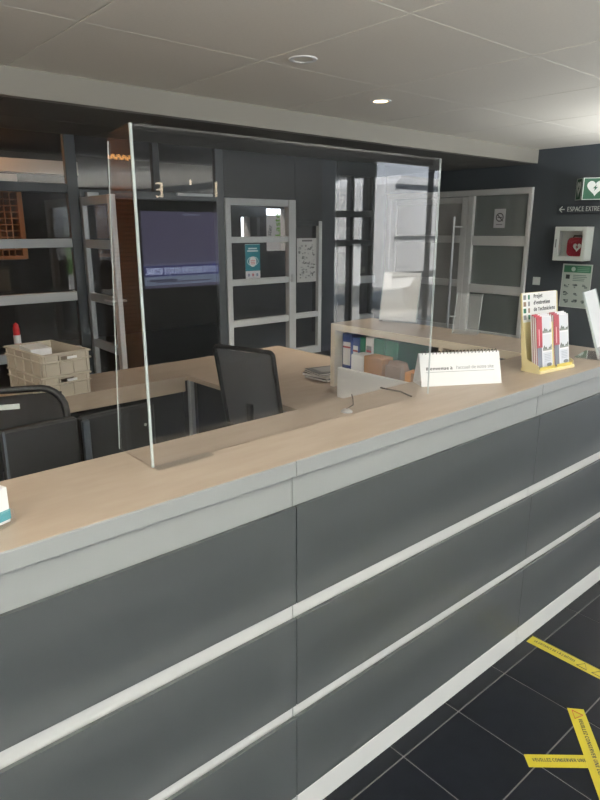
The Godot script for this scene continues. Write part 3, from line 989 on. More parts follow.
# ------------------------------------------------------------------ the clear screen
func build_plexi() -> void:
	var z := -1.272
	var t := thing("clear_screen", "large clear acrylic screen with a side wing standing on the counter", "screen")
	bx("front_sheet", Vector3(0.6505, TOP, z - 0.0025), Vector3(1.688, 1.86, z + 0.0025), M.plexi, t, 0.0)
	var wing := mb()
	prism(wing, PackedVector2Array([Vector2(-z + 0.0025, TOP), Vector2(-z + 0.175, TOP), Vector2(-z + 0.108, 1.835), Vector2(-z + 0.098, 1.85), Vector2(-z + 0.0025, 1.86)]), 0.0, 0.005, Transform3D(Basis(Vector3(0, 0, -1), Vector3.UP, Vector3.RIGHT), Vector3(0.645, 0, 0)))
	obj("side_wing", wing, M.plexi, t)
	bx("corner_edge", Vector3(0.645, TOP, z - 0.0025), Vector3(0.6505, 1.86, z + 0.0025), M.plexi_edge, t, 0.0005)
	bx("polished_edge", Vector3(1.688, TOP, z - 0.0025), Vector3(1.6905, 1.86, z + 0.0025), M.plexi_edge, t, 0.0)
	var we := mb()
	tube(we, [Vector3(0.6475, TOP, z - 0.176), Vector3(0.6475, 1.835, z - 0.109)], 0.0016, 6)
	obj("polished_edge", we, M.plexi_edge, t)
	bx("foot", Vector3(0.645, TOP, z + 0.0025), Vector3(0.80, TOP + 0.004, z + 0.03), M.acrylic, t, 0.0)

# ------------------------------------------------------------------ things on the counter
func acrylic_holder(called: String, label: String, at: Vector3, turn: float, w: float, h: float, lean: float, paper: Material, pocket := 0.93) -> Node3D:
	var t := thing(called, label, "display holder", at, turn)
	var xf := Transform3D(Basis(Vector3.RIGHT, -lean), Vector3.ZERO)
	var s1 := mb()
	box(s1, Vector3(-w / 2, 0.004, -0.0012), Vector3(w / 2, h, 0.0012), 0.0, xf)
	obj("back_sheet", s1, M.acrylic, t)
	var s2 := mb()
	box(s2, Vector3(-w / 2, 0.004, 0.006), Vector3(w / 2, h * pocket, 0.0082), 0.0, xf)
	obj("front_sheet", s2, M.acrylic, t)
	bx("foot", Vector3(-w / 2, 0, -0.1), Vector3(w / 2, 0.003, 0.02), M.acrylic, t, 0.0)
	for e in [-1.0, 1.0]:
		var s3 := mb()
		box(s3, Vector3(e * w / 2 - 0.001, 0.004, -0.0012), Vector3(e * w / 2 + 0.001, h, 0.0082), 0.0, xf)
		obj("polished_edge", s3, M.plexi_edge, t)
	if paper:
		var s4 := mb()
		box(s4, Vector3(-w / 2 + 0.003, 0.008, 0.0022), Vector3(w / 2 - 0.003, h - 0.002, 0.0048), 0.0, xf)
		obj("printed_sheet", s4, paper, t)
	return t

func build_counter_things() -> void:
	# flip card tent
	var yaw := atan2(-0.165, 0.257) * -1.0
	var f := thing("flip_card", "white spiral bound flip card standing like a tent on the counter", "flip card", Vector3(1.905, TOP, -1.305), -deg_to_rad(-21.0))
	f.rotation.y = deg_to_rad(-30.0)
	var st := mb()
	box(st, Vector3(-0.155, 0, -0.0008), Vector3(0.155, 0.118, 0.0008), 0.0, Transform3D(Basis(Vector3.RIGHT, -0.33), Vector3(0, 0.001, 0.042)))
	obj("front_page", st, M.paper, f)
	var sb := mb()
	box(sb, Vector3(-0.155, 0, -0.0008), Vector3(0.155, 0.118, 0.0008), 0.0, Transform3D(Basis(Vector3.RIGHT, 0.33), Vector3(0, 0.001, -0.042)))
	obj("rear_page", sb, M.paper, f)
	bx("base_card", Vector3(-0.155, 0.0, -0.042), Vector3(0.155, 0.0015, 0.042), M.paper, f, 0.0)
	for k in 22:
		var cs := mb()
		var ring := []
		for i in 10:
			var a := TAU * i / 10.0
			ring.append(Vector3(-0.144 + 0.0137 * k, 0.113 + 0.0065 * cos(a), 0.0065 * sin(a)))
		tube(cs, ring, 0.0013, 5, true)
		obj("spiral_ring", cs, M.ink, f)
	var face := Transform3D(Basis(Vector3.RIGHT, -0.33), Vector3(0, 0.001, 0.042))
	text("lettering", "Bienvenue à", 0.0105, 0.0004, M.ink, f, face * Transform3D(Basis(), Vector3(-0.083, 0.062, 0.0014)), true, 0.10)
	text("lettering", "l'accueil de notre site", 0.011, 0.0004, M.ink_grey, f, face * Transform3D(Basis(), Vector3(0.055, 0.063, 0.0014)), false, 0.145)
	var ru := mb()
	box(ru, Vector3(-0.135, 0.049, 0.0009), Vector3(0.13, 0.0502, 0.0014), 0.0, face)
	obj("ruled_line", ru, M.ink_grey, f)
	# brochure stand
	var b := thing("brochure_stand", "yellow card stand with two stacks of red and white brochures on the counter", "brochure stand", Vector3(2.372, TOP, -1.19), atan2(-0.062, 0.25) * -1.0)
	b.rotation.y = -0.10
	var lean := Transform3D(Basis(Vector3.RIGHT, -0.13), Vector3(0, 0, -0.045))
	var bs := mb()
	box(bs, Vector3(-0.115, 0, -0.006), Vector3(0.115, 0.305, 0.0), 0.001, lean)
	obj("back_card", bs, M.cream_card, b)
	for e in [-1.0, 1.0]:
		var ss := mb()
		prism(ss, PackedVector2Array([Vector2(-0.045, 0), Vector2(0.03, 0), Vector2(0.025, 0.03), Vector2(-0.03, 0.05), Vector2(-0.066, 0.2), Vector2(-0.08, 0.3), Vector2(-0.086, 0.3)]), -0.0015, 0.0015, Transform3D(Basis(Vector3.UP, -PI / 2), Vector3(e * 0.116, 0, 0)))
		obj("side_card", ss, M.cream_card, b)
	bx("base_card", Vector3(-0.116, 0, -0.055), Vector3(0.116, 0.012, 0.034), M.cream_card, b, 0.001)
	var hd := mb()
	box(hd, Vector3(-0.114, 0.19, 0.0), Vector3(0.114, 0.304, 0.002), 0.0, lean)
	obj("header_sheet", hd, M.paper, b)
	for k in 4:
		text("lettering", ["Projet", "d'entretien", "de Techniciens", "de France"][k], 0.0145, 0.0005, M.ink if k < 3 else M.card_brown, b, lean * Transform3D(Basis(), Vector3(-0.042, 0.289 - 0.026 * k, 0.0028)), true, 0.0, HORIZONTAL_ALIGNMENT_LEFT)
	for k in 8:
		var pb := mb()
		box(pb, Vector3(-0.106 + 0.030 * (k % 2), 0.278 - 0.026 * (k / 2), 0.002), Vector3(-0.090 + 0.024 * (k % 2), 0.296 - 0.026 * (k / 2), 0.003), 0.0, lean)
		obj("photo_square", pb, [M.ink_grey, M.binder_green, M.kraft_grey][k % 3], b)
	var rng := RandomNumberGenerator.new()
	rng.seed = 12
	var im := img(128, 256, c(224, 224, 226))
	im.fill_rect(Rect2i(0, 0, 46, 150), c(150, 20, 40))
	im.fill_rect(Rect2i(0, 150, 40, 106), c(92, 96, 108))
	for k in 2:
		var y := 12 + 86 * k
		im.fill_rect(Rect2i(48, y - 8, 76, 78), c(206, 208, 212))
		for x in range(48, 124):
			var hh := int(16.0 + 7.0 * sin(x * 0.11 + k) + 4.0 * sin(x * 0.31 + 2.0 * k))
			im.fill_rect(Rect2i(x, y + 70 - hh, 1, hh), c(84, 90, 84))
			im.fill_rect(Rect2i(x, y + 70 - hh / 2, 1, hh / 2), c(120, 124, 116))
	im.fill_rect(Rect2i(48, 176, 76, 76), c(196, 200, 208))
	dot(im, 98, 238, 22, 9, c(96, 100, 106))
	for k in 5:
		im.fill_rect(Rect2i(60, 186 + 8 * k, 54, 3), c(150, 154, 166))
	im.fill_rect(Rect2i(17, 60, 6, 80), c(220, 190, 190))
	var tx := tex(im)
	var kk := 0
	for s in [-1.0, 1.0]:
		for i in 3:
			var lf := thing("brochure", ["white brochure with a red spine band, front of the left stack in the stand", "white brochure behind the front one of the left stack", "rearmost white brochure of the left stack in the stand", "white brochure with a red spine band, front of the right stack in the stand", "white brochure behind the front one of the right stack", "rearmost white brochure of the right stack in the stand"][kk], "brochure", Vector3.ZERO, 0, "brochures in the yellow stand")
			lf.transform = b.transform * Transform3D(Basis(Vector3.RIGHT, -0.15), Vector3(s * 0.057, 0.013, 0.014 - 0.009 * i))
			sheet("cover", 0.098, 0.205 + 0.004 * i, 0.002, tx, lf, Transform3D(Basis(), Vector3(0, 0.1025 + 0.002 * i, 0.0)), 0.35)
			bx("pages", Vector3(-0.049, 0, -0.006), Vector3(0.049, 0.204 + 0.004 * i, 0.0), M.paper, lf, 0.0)
			kk += 1
	for s in [-1.0, 1.0]:
		var lip := mb()
		box(lip, Vector3(s * 0.057 - 0.05, 0.012, 0.024), Vector3(s * 0.057 + 0.05, 0.024, 0.026), 0.0)
		obj("pocket_lip", lip, M.yellow_card, b)
	bx("centre_post", Vector3(-0.006, 0.012, -0.04), Vector3(0.006, 0.19, 0.014), M.yellow_card, b, 0.001, Transform3D(Basis(Vector3.RIGHT, -0.15), Vector3(0, 0, 0.0)))
	# holders
	acrylic_holder("leaflet_holder", "clear stand with a glossy white sheet at the right edge of the picture", Vector3(2.795, TOP, -1.162), 0.2, 0.21, 0.30, 0.33, M.paper_gloss, 0.18)
	acrylic_holder("sign_holder", "clear stand holding a white sheet on the shelf return, behind the screen", Vector3(2.93, TOP, -2.46), deg_to_rad(-70.0), 0.235, 0.30, 0.20, M.paper)
	acrylic_holder("empty_holder", "empty clear leaflet stand on the shelf return, in front of the door handle", Vector3(2.85, TOP, -1.925), deg_to_rad(-66.0), 0.135, 0.225, 0.40, null)
	# pen chain with its base, and a thin cable
	var pc := thing("pen_chain", "thin pen cord ending in a small round base on the counter", "pen cord")
	var s := mb()
	lathe(s, [Vector2(0, 0), Vector2(0.018, 0), Vector2(0.018, 0.003), Vector2(0.009, 0.009), Vector2(0, 0.010)], 16, Transform3D(Basis(), Vector3(1.325, TOP, -1.30)))
	obj("base", s, M.steel, pc)
	var s2 := mb()
	tube(s2, [Vector3(1.325, TOP + 0.01, -1.30), Vector3(1.352, TOP + 0.004, -1.318), Vector3(1.39, TOP + 0.003, -1.335), Vector3(1.44, TOP + 0.004, -1.385), Vector3(1.47, TOP + 0.006, -1.42)], 0.0018, 6)
	obj("cord", s2, M.cable, pc)
	var cb := mb()
	tube(cb, [Vector3(1.62, TOP + 0.004, -1.425), Vector3(1.625, TOP + 0.003, -1.39), Vector3(1.634, TOP + 0.003, -1.345), Vector3(1.618, TOP + 0.003, -1.30), Vector3(1.612, TOP + 0.003, -1.28)], 0.003, 6)
	tag(obj("thin_cable", cb, M.cable), "short dark cable lying on the counter beside the flip card", "cable")
	# corner of a leaflet box at the left edge of the picture
	var lb := thing("leaflet_box", "white and teal leaflet box cut off by the left edge of the picture", "leaflet box", Vector3(0.245, TOP, -1.2), 0.35)
	bx("tray", Vector3(-0.055, 0, -0.04), Vector3(0.055, 0.03, 0.04), M.acrylic, lb, 0.002)
	bx("leaflets", Vector3(-0.05, 0.004, -0.035), Vector3(0.05, 0.075, 0.03), M.paper, lb, 0.001)
	bx("teal_band", Vector3(-0.0505, 0.01, 0.0295), Vector3(0.0505, 0.03, 0.031), mat("teal", c(60, 140, 150), 0.5), lb, 0.0)

# ------------------------------------------------------------------ things on the desk
func crate(label: String, at: Vector3, turn: float) -> void:
	var t := thing("crate", label, "crate", at, turn, "")
	var w := 0.14
	var l := 0.225
	var h := 0.128
	var st := mb()
	box(st, Vector3(-w, 0, -l), Vector3(w, 0.006, l), 0.0)
	for s in [-1.0, 1.0]:
		box(st, Vector3(s * w - 0.004, 0.0, -l), Vector3(s * w + 0.004, h, l), 0.002)
		# short sides with a hand hole
		box(st, Vector3(-w, 0.0, s * l - 0.004), Vector3(w, 0.07, s * l + 0.004), 0.002)
		box(st, Vector3(-w, 0.07, s * l - 0.004), Vector3(-0.05, h, s * l + 0.004), 0.002)
		box(st, Vector3(0.05, 0.07, s * l - 0.004), Vector3(w, h, s * l + 0.004), 0.002)
		box(st, Vector3(-0.05, 0.105, s * l - 0.004), Vector3(0.05, h, s * l + 0.004), 0.002)
	obj("shell", st, M.crate, t)
	var ri := mb()
	for s in [-1.0, 1.0]:
		for y in [h - 0.012, 0.075 if s > 0 else 0.075]:
			box(ri, Vector3(s * (w + 0.006) - 0.006, y, -l - 0.012), Vector3(s * (w + 0.006) + 0.006, y + 0.010, l + 0.012), 0.002)
			box(ri, Vector3(-w - 0.012, y, s * (l + 0.006) - 0.006), Vector3(w + 0.012, y + 0.010, s * (l + 0.006) + 0.006), 0.002)
	obj("rim", ri, M.crate, t)
	for k in 5:
		for s in [-1.0, 1.0]:
			bx("rib", Vector3(s * (w + 0.006) - 0.005, 0.006, -l + 0.02 + k * (2 * l - 0.04) / 4 - 0.004), Vector3(s * (w + 0.006) + 0.005, h - 0.014, -l + 0.02 + k * (2 * l - 0.04) / 4 + 0.004), M.crate, t, 0.001)
	for k in 4:
		for s in [-1.0, 1.0]:
			bx("rib", Vector3(-w + 0.015 + k * (2 * w - 0.03) / 3 - 0.004, 0.006, s * (l + 0.006) - 0.005), Vector3(-w + 0.015 + k * (2 * w - 0.03) / 3 + 0.004, h - 0.014, s * (l + 0.006) + 0.005), M.crate, t, 0.001)
	bx("label_scrap", Vector3(0.0, 0.088, l + 0.0125), Vector3(0.06, 0.103, l + 0.0132), M.paper, t, 0.0)

func build_desk_things() -> void:
	crate("lower beige plastic crate standing on the back desk", Vector3(1.265, DESK, -3.735), deg_to_rad(5.0))
	crate("upper beige plastic crate stacked on the other, open at the top", Vector3(1.267, DESK + 0.129, -3.735), deg_to_rad(7.0))
	var pw := tag(bx("white_sheet", Vector3(-0.06, 0, -0.1), Vector3(0.06, 0.12, 0.1), M.paper, null, 0.001), "white card lying inside the upper crate", "card")
	pw.position = Vector3(1.225, DESK + 0.137, -3.80)
	# red post behind the crates
	var rb := thing("barrier_post", "thin red and white post standing behind the beige crates", "post", Vector3(1.635, 0, -5.5))
	var st := mb()
	lathe(st, [Vector2(0, 0), Vector2(0.12, 0), Vector2(0.12, 0.02), Vector2(0.03, 0.04), Vector2(0.026, 0.84), Vector2(0.02, 0.88), Vector2(0, 0.895)], 18)
	obj("body", st, M.red, rb)
	for k in 2:
		var sc := mb()
		lathe(sc, [Vector2(0.0285, 0.72 - 0.3 * k), Vector2(0.0285, 0.79 - 0.3 * k)], 18)
		obj("white_band", sc, M.paper, rb)
	# monitors seen from behind
	var m1 := thing("monitor", "black monitor seen from behind, in front of the curved back chair", "monitor", Vector3(0.568, DESK, -1.80), 0.0, "")
	bx("housing", Vector3(-0.108, 0.08, -0.018), Vector3(0.108, 0.386, 0.014), M.black, m1, 0.006)
	bx("screen_glass", Vector3(-0.10, 0.09, -0.0195), Vector3(0.10, 0.376, -0.018), M.black_gloss, m1, 0.0)
	bx("bezel_edge", Vector3(-0.108, 0.08, 0.014), Vector3(-0.101, 0.386, 0.017), M.sign_grey, m1, 0.001)
	bx("stand", Vector3(-0.02, 0.01, -0.005), Vector3(0.02, 0.12, 0.012), M.black, m1, 0.002)
	bx("base", Vector3(-0.09, 0, -0.07), Vector3(0.09, 0.012, 0.07), M.black, m1, 0.003)
	var m2 := thing("monitor", "wider black monitor seen from behind, left of the clear screen's edge", "monitor", Vector3(0.83, DESK, -1.85), deg_to_rad(2.0), "")
	bx("housing", Vector3(-0.13, 0.07, -0.02), Vector3(0.13, 0.368, 0.012), M.black, m2, 0.008)
	bx("screen_glass", Vector3(-0.122, 0.08, -0.0215), Vector3(0.122, 0.36, -0.02), M.black_gloss, m2, 0.0)
	bx("side_vent", Vector3(-0.13, 0.08, 0.012), Vector3(-0.105, 0.36, 0.024), M.sign_grey, m2, 0.003)
	bx("stand", Vector3(-0.025, 0.01, -0.01), Vector3(0.025, 0.12, 0.01), M.black, m2, 0.002)
	bx("base", Vector3(-0.1, 0, -0.07), Vector3(0.1, 0.012, 0.07), M.black, m2, 0.003)
	var po := mb()
	lathe(po, [Vector2(0, 0.0), Vector2(0.005, 0.0), Vector2(0.005, 0.002), Vector2(0, 0.002)], 10, Transform3D(Basis(Vector3.RIGHT, PI / 2), Vector3(0.09, 0.30, 0.012)))
	obj("badge", po, M.steel, m2)
	# magazines
	var rng := RandomNumberGenerator.new()
	rng.seed = 21
	for k in 6:
		var g := thing("magazine", ["undermost magazine of the pile left of the shelf return", "second magazine from the bottom of the pile by the shelf", "third magazine from the bottom of the pile by the shelf", "third magazine from the top of the pile by the shelf", "second magazine from the top of the pile by the shelf", "topmost magazine of the pile left of the shelf return"][k], "magazine", Vector3(2.745 + rng.randf_range(-0.02, 0.02), DESK + 0.0085 * k, -2.87 + rng.randf_range(-0.02, 0.02)), rng.randf_range(-0.25, 0.25), "magazines piled on the desk")
		bx("pages", Vector3(-0.135, 0.0005, -0.10), Vector3(0.135, 0.007, 0.10), M.paper, g, 0.0)
		bx("cover", Vector3(-0.136, 0.007, -0.101), Vector3(0.136, 0.0082, 0.101), [M.kraft_grey, M.sign_grey, M.paper, M.ink, M.ink_grey, M.sign_grey][k], g, 0.0)
		bx("cover_photo", Vector3(-0.09, 0.0082, -0.075), Vector3(0.1, 0.0084, 0.05), [M.paper, M.kraft_grey, M.ink_grey, M.ink_grey, M.paper, M.ink_grey][k], g, 0.0)
	# binders in the return, spines to the staff
	var spec := [[-2.62, -2.543, 0.318, "binder_blue", "blue lever arch binder with a white spine label, nearest the shelf's left panel"], [-2.537, -2.482, 0.305, "binder_blue", "blue lever arch binder with a pale label, beside the first blue one"], [-2.476, -2.438, 0.312, "binder_green", "thin dark green binder between the blue and the white binders"], [-2.432, -2.376, 0.318, "paper", "white lever arch binder among the green ones"], [-2.37, -2.285, 0.318, "binder_green", "wide green binder right of the white binder"], [-2.279, -2.19, 0.318, "binder_green", "green binder at the right end of the row"]]
	for s in spec:
		var b := thing("binder", s[4], "binder", Vector3(2.62, 0.735, (s[0] + s[1]) / 2), 0, "binders in the shelf return")
		var hw: float = (s[1] - s[0]) / 2
		bx("cover", Vector3(0.002, 0, -hw), Vector3(0.28, s[2], hw), M[s[3]], b, 0.003)
		if s[3] != "binder_green":
			bx("spine_label", Vector3(0.0005, 0.13, -hw + 0.009), Vector3(0.002, s[2] - 0.05, hw - 0.009), M.paper if s[3] != "paper" else M.ink_grey, b, 0.0)
			bx("label_bar", Vector3(0.0, s[2] - 0.085, -hw + 0.009), Vector3(0.0008, s[2] - 0.075, hw - 0.009), M.red_dark, b, 0.0)
		var ri := mb()
		var ring := []
		for i in 12:
			ring.append(Vector3(0.001, 0.07 + 0.014 * cos(TAU * i / 12), 0.014 * sin(TAU * i / 12)))
		tube(ri, ring, 0.0025, 5, true)
		obj("finger_ring", ri, M.steel, b)
	# parcels in front of the binders
	var p1 := thing("parcel", "white and brown cardboard box lying in front of the binders", "box", Vector3(2.545, DESK, -2.31))
	bx("box_body", Vector3(-0.045, 0, -0.02), Vector3(0.05, 0.255, 0.115), M.card_brown, p1, 0.004)
	bx("white_sleeve", Vector3(-0.047, 0, -0.115), Vector3(0.052, 0.25, -0.02), M.paper, p1, 0.003)
	var p2 := thing("parcel", "greyish brown padded parcel right of the white and brown box", "parcel", Vector3(2.545, DESK, -2.12))
	var ps := mb()
	lathe(ps, [Vector2(0, 0), Vector2(0.055, 0), Vector2(0.062, 0.1), Vector2(0.06, 0.2), Vector2(0.045, 0.245), Vector2(0, 0.255)], 12, Transform3D(Basis.from_scale(Vector3(0.75, 1, 1.25)), Vector3.ZERO))
	obj("wrapping", ps, M.kraft_grey, p2)
	bx("flap", Vector3(-0.047, 0.15, -0.05), Vector3(-0.04, 0.23, 0.055), M.kraft_grey, p2, 0.003)
	var p3 := thing("parcel", "small orange brown carton at the right of the parcels", "box", Vector3(2.535, DESK, -1.985), 0.2)
	bx("box_body", Vector3(-0.04, 0, -0.05), Vector3(0.05, 0.215, 0.04), M.orange_card, p3, 0.005)
	bx("tape_strip", Vector3(-0.041, 0.09, -0.012), Vector3(-0.0395, 0.214, 0.012), M.card_brown, p3, 0.0)
	# dark tray in the right compartment
	var dt := thing("document_tray", "dark document tray in the right compartment of the shelf return", "tray", Vector3(2.62, 0.735, -1.66))
	bx("tray_body", Vector3(0.0, 0, -0.17), Vector3(0.25, 0.22, 0.17), M.black_soft, dt, 0.004)
	bx("papers", Vector3(0.01, 0.22, -0.15), Vector3(0.24, 0.24, 0.15), M.card_brown, dt, 0.002)
	# downlights
	for k in 2:
		var at: Vector3 = [Vector3(2.93, CEIL, -3.33), Vector3(4.33, CEIL, -3.92)][k]
		var d := thing("downlight", ["unlit round white downlight in the ceiling", "lit round downlight glowing warm in the ceiling"][k], "downlight", at)
		var r := mb()
		lathe(r, [Vector2(0.062, -0.002), Vector2(0.066, -0.006), Vector2(0.09, -0.006), Vector2(0.093, -0.001), Vector2(0.093, 0.004)], 28)
		obj("trim_ring", r, M.paper, d)
		var l := mb()
		lathe(l, [Vector2(0, -0.001), Vector2(0.062, -0.001), Vector2(0.064, 0.003)], 28)
		obj("lamp_face", l, M.lamp_warm if k == 1 else M.ceiling_grid, d)
	var sp := SpotLight3D.new()
	sp.name = "downlight_beam"
	sp.light_color = Color(1.0, 0.93, 0.83)
	sp.light_energy = 8.0
	sp.spot_range = 8.0
	sp.spot_attenuation = 2.0
	sp.spot_angle = 62.0
	sp.light_size = 0.06
	sp.shadow_enabled = true
	sp.position = Vector3(4.33, CEIL - 0.02, -3.92)
	sp.rotation.x = -PI / 2
	add_child(sp)

# ------------------------------------------------------------------ signs on the end wall
func heart(w: float, h: float) -> PackedVector2Array:
	var out := PackedVector2Array()
	for i in 40:
		var t := TAU * i / 40.0
		var x := 16.0 * pow(sin(t), 3)
		var y := 13.0 * cos(t) - 5.0 * cos(2 * t) - 2.0 * cos(3 * t) - cos(4 * t)
		out.append(Vector2(x / 32.0 * w, (y + 2.5) / 29.0 * h))
	return out

func bolt(s: float) -> PackedVector2Array:
	return PackedVector2Array([Vector2(0.15, 0.5) * s, Vector2(-0.32, -0.08) * s, Vector2(-0.04, -0.08) * s, Vector2(-0.16, -0.5) * s, Vector2(0.32, 0.1) * s, Vector2(0.05, 0.1) * s])

func build_wall_signs() -> void:
	# three sided defibrillator sign
	var g := thing("defibrillator_sign", "green and white projecting heart sign above the arrow sign", "sign", Vector3(END, 2.15, -4.01))
	var a := [Vector3(-0.19, 0, 0.0), Vector3(0, 0, -0.19), Vector3(0, 0, 0.19)]
	# two faces: one towards the left, one towards the hall
	for k in 2:
		var yaw: float = [deg_to_rad(-135.0), deg_to_rad(-58.0)][k]
		var at: Vector3 = [Vector3(-0.085, 0, -0.085), Vector3(-0.085, 0, 0.13)][k]
		var w: float = [0.19, 0.30][k]
		var xf := tf(at, yaw)
		var st := mb()
		box(st, Vector3(-w / 2, -0.135, -0.004), Vector3(w / 2, 0.135, 0.0), 0.001, xf)
		obj("sign_face", st, M.sign_green, g)
		var bd := mb()
		for s in [-1.0, 1.0]:
			box(bd, Vector3(s * (w / 2 - 0.006) - 0.006, -0.135, 0.0), Vector3(s * (w / 2 - 0.006) + 0.006, 0.135, 0.002), 0.0, xf)
			box(bd, Vector3(-w / 2, s * 0.131 - 0.004, 0.0), Vector3(w / 2, s * 0.131 + 0.004, 0.002), 0.0, xf)
		obj("border", bd, M.sign_white, g)
		var he := mb()
		prism(he, heart(w * 0.66, 0.19), 0.0, 0.003, xf)
		obj("heart", he, M.sign_white, g)
		var bo := mb()
		prism(bo, bolt(0.085), 0.003, 0.005, xf * Transform3D(Basis(), Vector3(0, 0.01, 0)))
		obj("lightning_bolt", bo, M.sign_green, g)
	# arrow sign
	var s := thing("direction_sign", "dark plate with a white arrow reading ESPACE EXTRE, cut off by the picture edge", "sign", Vector3(END, 1.905, -4.0), -PI / 2)
	bx("plate", Vector3(-0.41, -0.06, 0), Vector3(0.41, 0.06, 0.012), M.sign_grey, s, 0.003)
	var ar := mb()
	box(ar, Vector3(-0.365, -0.006, 0.012), Vector3(-0.295, 0.006, 0.014), 0.0)
	for e in [-1.0, 1.0]:
		box(ar, Vector3(0, -0.006, 0.012), Vector3(0.055, 0.006, 0.014), 0.0, Transform3D(Basis(Vector3.BACK, e * 0.75), Vector3(-0.368, 0, 0)))
	obj("arrow", ar, M.sign_white, s)
	text("lettering", "ESPACE EXTRE", 0.055, 0.002, M.sign_white, s, tf(Vector3(-0.262, 0, 0.014)), false, 0.43, HORIZONTAL_ALIGNMENT_LEFT)
	# cabinet
	var cb := thing("defibrillator_cabinet", "white wall cabinet with a window showing a red defibrillator", "cabinet", Vector3(END, 1.46, -4.085), -PI / 2)
	var w := 0.215
	var h := 0.22
	var dp := 0.19
	var st2 := mb()
	box(st2, Vector3(-w, -h, 0), Vector3(w, -h + 0.012, dp), 0.002)
	box(st2, Vector3(-w, h - 0.012, 0), Vector3(w, h, dp), 0.002)
	box(st2, Vector3(-w, -h, 0), Vector3(-w + 0.012, h, dp), 0.002)
	box(st2, Vector3(w - 0.012, -h, 0), Vector3(w, h, dp), 0.002)
	box(st2, Vector3(-w, -h, 0), Vector3(w, h, 0.006), 0.002)
	obj("shell", st2, M.sign_white, cb)
	var fr := mb()
	box(fr, Vector3(-w, -h, dp), Vector3(-w + 0.065, h, dp + 0.014), 0.004)
	box(fr, Vector3(w - 0.05, -h, dp), Vector3(w, h, dp + 0.014), 0.004)
	box(fr, Vector3(-w + 0.065, -h, dp), Vector3(w - 0.05, -h + 0.055, dp + 0.014), 0.004)
	box(fr, Vector3(-w + 0.065, h - 0.06, dp), Vector3(w - 0.05, h, dp + 0.014), 0.004)
	var door := obj("door", fr, M.sign_white, cb)
	bx("window_pane", Vector3(-w + 0.065, -h + 0.055, dp + 0.004), Vector3(w - 0.05, h - 0.06, dp + 0.007), M.glass, door, 0.0)
	bx("handle_slot", Vector3(-w + 0.022, -0.05, dp + 0.014), Vector3(-w + 0.036, 0.06, dp + 0.017), M.ink_grey, door, 0.001)
	var de := thing("defibrillator", "red rounded defibrillator bag inside the white wall cabinet", "defibrillator", Vector3(END - 0.03, 1.30, -4.065), -PI / 2)
	var s3 := mb()
	prism(s3, rounded(0.22, 0.24, 0.06), 0.0, 0.11, tf(Vector3(0.03, 0.12, 0)))
	obj("bag", s3, M.red_dark, de)
	var s4 := mb()
	prism(s4, heart(0.11, 0.11), 0.11, 0.113, tf(Vector3(0.06, 0.11, 0)))
	obj("heart", s4, M.sign_white, de)
	var s5 := mb()
	prism(s5, bolt(0.07), 0.113, 0.115, tf(Vector3(0.06, 0.12, 0)))
	obj("lightning_bolt", s5, M.red_dark, de)
	var s6 := mb()
	tube(s6, [Vector3(-0.03, 0.235, 0.055), Vector3(-0.02, 0.262, 0.055), Vector3(0.08, 0.262, 0.055), Vector3(0.09, 0.235, 0.055)], 0.01, 8)
	obj("carry_handle", s6, M.ink, de)
	# instruction poster
	var rng := RandomNumberGenerator.new()
	rng.seed = 8
	var im := img(160, 224, c(190, 200, 192))
	im.fill_rect(Rect2i(6, 6, 148, 36), c(70, 128, 98))
	dot(im, 58, 24, 12, 12, c(200, 216, 206))
	for k in 3:
		im.fill_rect(Rect2i(80, 14 + 9 * k, 66, 4), c(130, 170, 148))
	im.fill_rect(Rect2i(20, 54, 22, 22), c(50, 60, 58))
	lines(im, 60, 54, 90, 4, 9, 4, c(120, 140, 132), rng)
	for r in 3:
		for q in 3:
			var cx := 30 + 50 * q
			var cy := 112 + 40 * r
			for i in 7:
				dot(im, cx + rng.randf_range(-12, 12), cy + rng.randf_range(-8, 8), rng.randf_range(3, 9), rng.randf_range(2, 6), c(60, 72, 72).lerp(c(150, 160, 156), rng.randf()))
	var po := thing("instruction_poster", "pale green poster of small pictograms below the white cabinet", "poster", Vector3(END, 0.90, -4.03), -PI / 2)
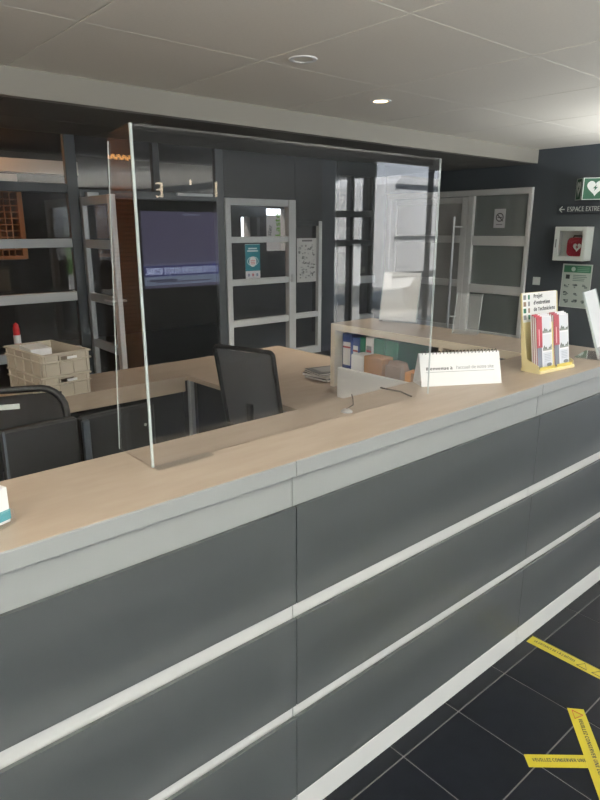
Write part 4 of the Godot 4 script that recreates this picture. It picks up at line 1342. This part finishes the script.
	sheet("print", 0.40, 0.575, 0.004, tex(im), po, tf(Vector3.ZERO))
	var bo2 := mb()
	for s7 in [-1.0, 1.0]:
		box(bo2, Vector3(s7 * 0.2 - 0.004, -0.29, 0), Vector3(s7 * 0.2 + 0.004, 0.29, 0.007), 0.001)
		box(bo2, Vector3(-0.204, s7 * 0.288 - 0.004, 0), Vector3(0.204, s7 * 0.288 + 0.004, 0.007), 0.001)
	obj("border", bo2, M.sign_white, po)

# ------------------------------------------------------------------ floor tapes
func tape(label: String, from: Vector3, to: Vector3, w: float, y: float, s: String, tri_at: Array, long: float) -> void:
	var d := to - from
	var t := thing("floor_tape", label, "floor tape", Vector3(from.x, y, from.z), atan2(-d.z, d.x), "yellow distance tapes on the floor")
	bx("strip", Vector3(0, 0, -w / 2), Vector3(d.length(), 0.0008, w / 2), M.tape, t, 0.0)
	text("lettering", s, 0.013, 0.0004, M.ink, t, Transform3D(Basis(), Vector3(0.02, 0.0012, -0.003)) * Transform3D(Basis(Vector3.RIGHT, -PI / 2), Vector3.ZERO), true, long, HORIZONTAL_ALIGNMENT_LEFT)
	for x in tri_at:
		var st := mb()
		tube(st, [Vector3(x - 0.02, 0.0012, 0.014), Vector3(x + 0.02, 0.0012, 0.014), Vector3(x, 0.0012, -0.018)], 0.0018, 4, true)
		obj("pictogram", st, M.red_dark if int(x * 100) % 2 else M.ink, t)

func build_tapes() -> void:
	tape("yellow printed tape running out from the counter's foot", Vector3(2.203, 0, -1.068), Vector3(2.213, 0, 0.1), 0.052, 0.0003, "LA DISTANCE DE 1 À 2 MÈTRES", [0.225, 0.285], 0.17)
	tape("yellow printed tape, the lower bar of the floor cross", Vector3(1.622, 0, -0.752), Vector3(2.1, 0, -0.32), 0.05, 0.0003, "VEUILLEZ CONSERVER UNE DISTANCE", [], 0.24)
	tape("yellow printed tape, the upper bar crossing over the other", Vector3(1.96, 0, -0.755), Vector3(1.5, 0, -0.365), 0.056, 0.0013, "       VEUILLEZ CONSERVER UNE DISTANCE", [0.03], 0.29)
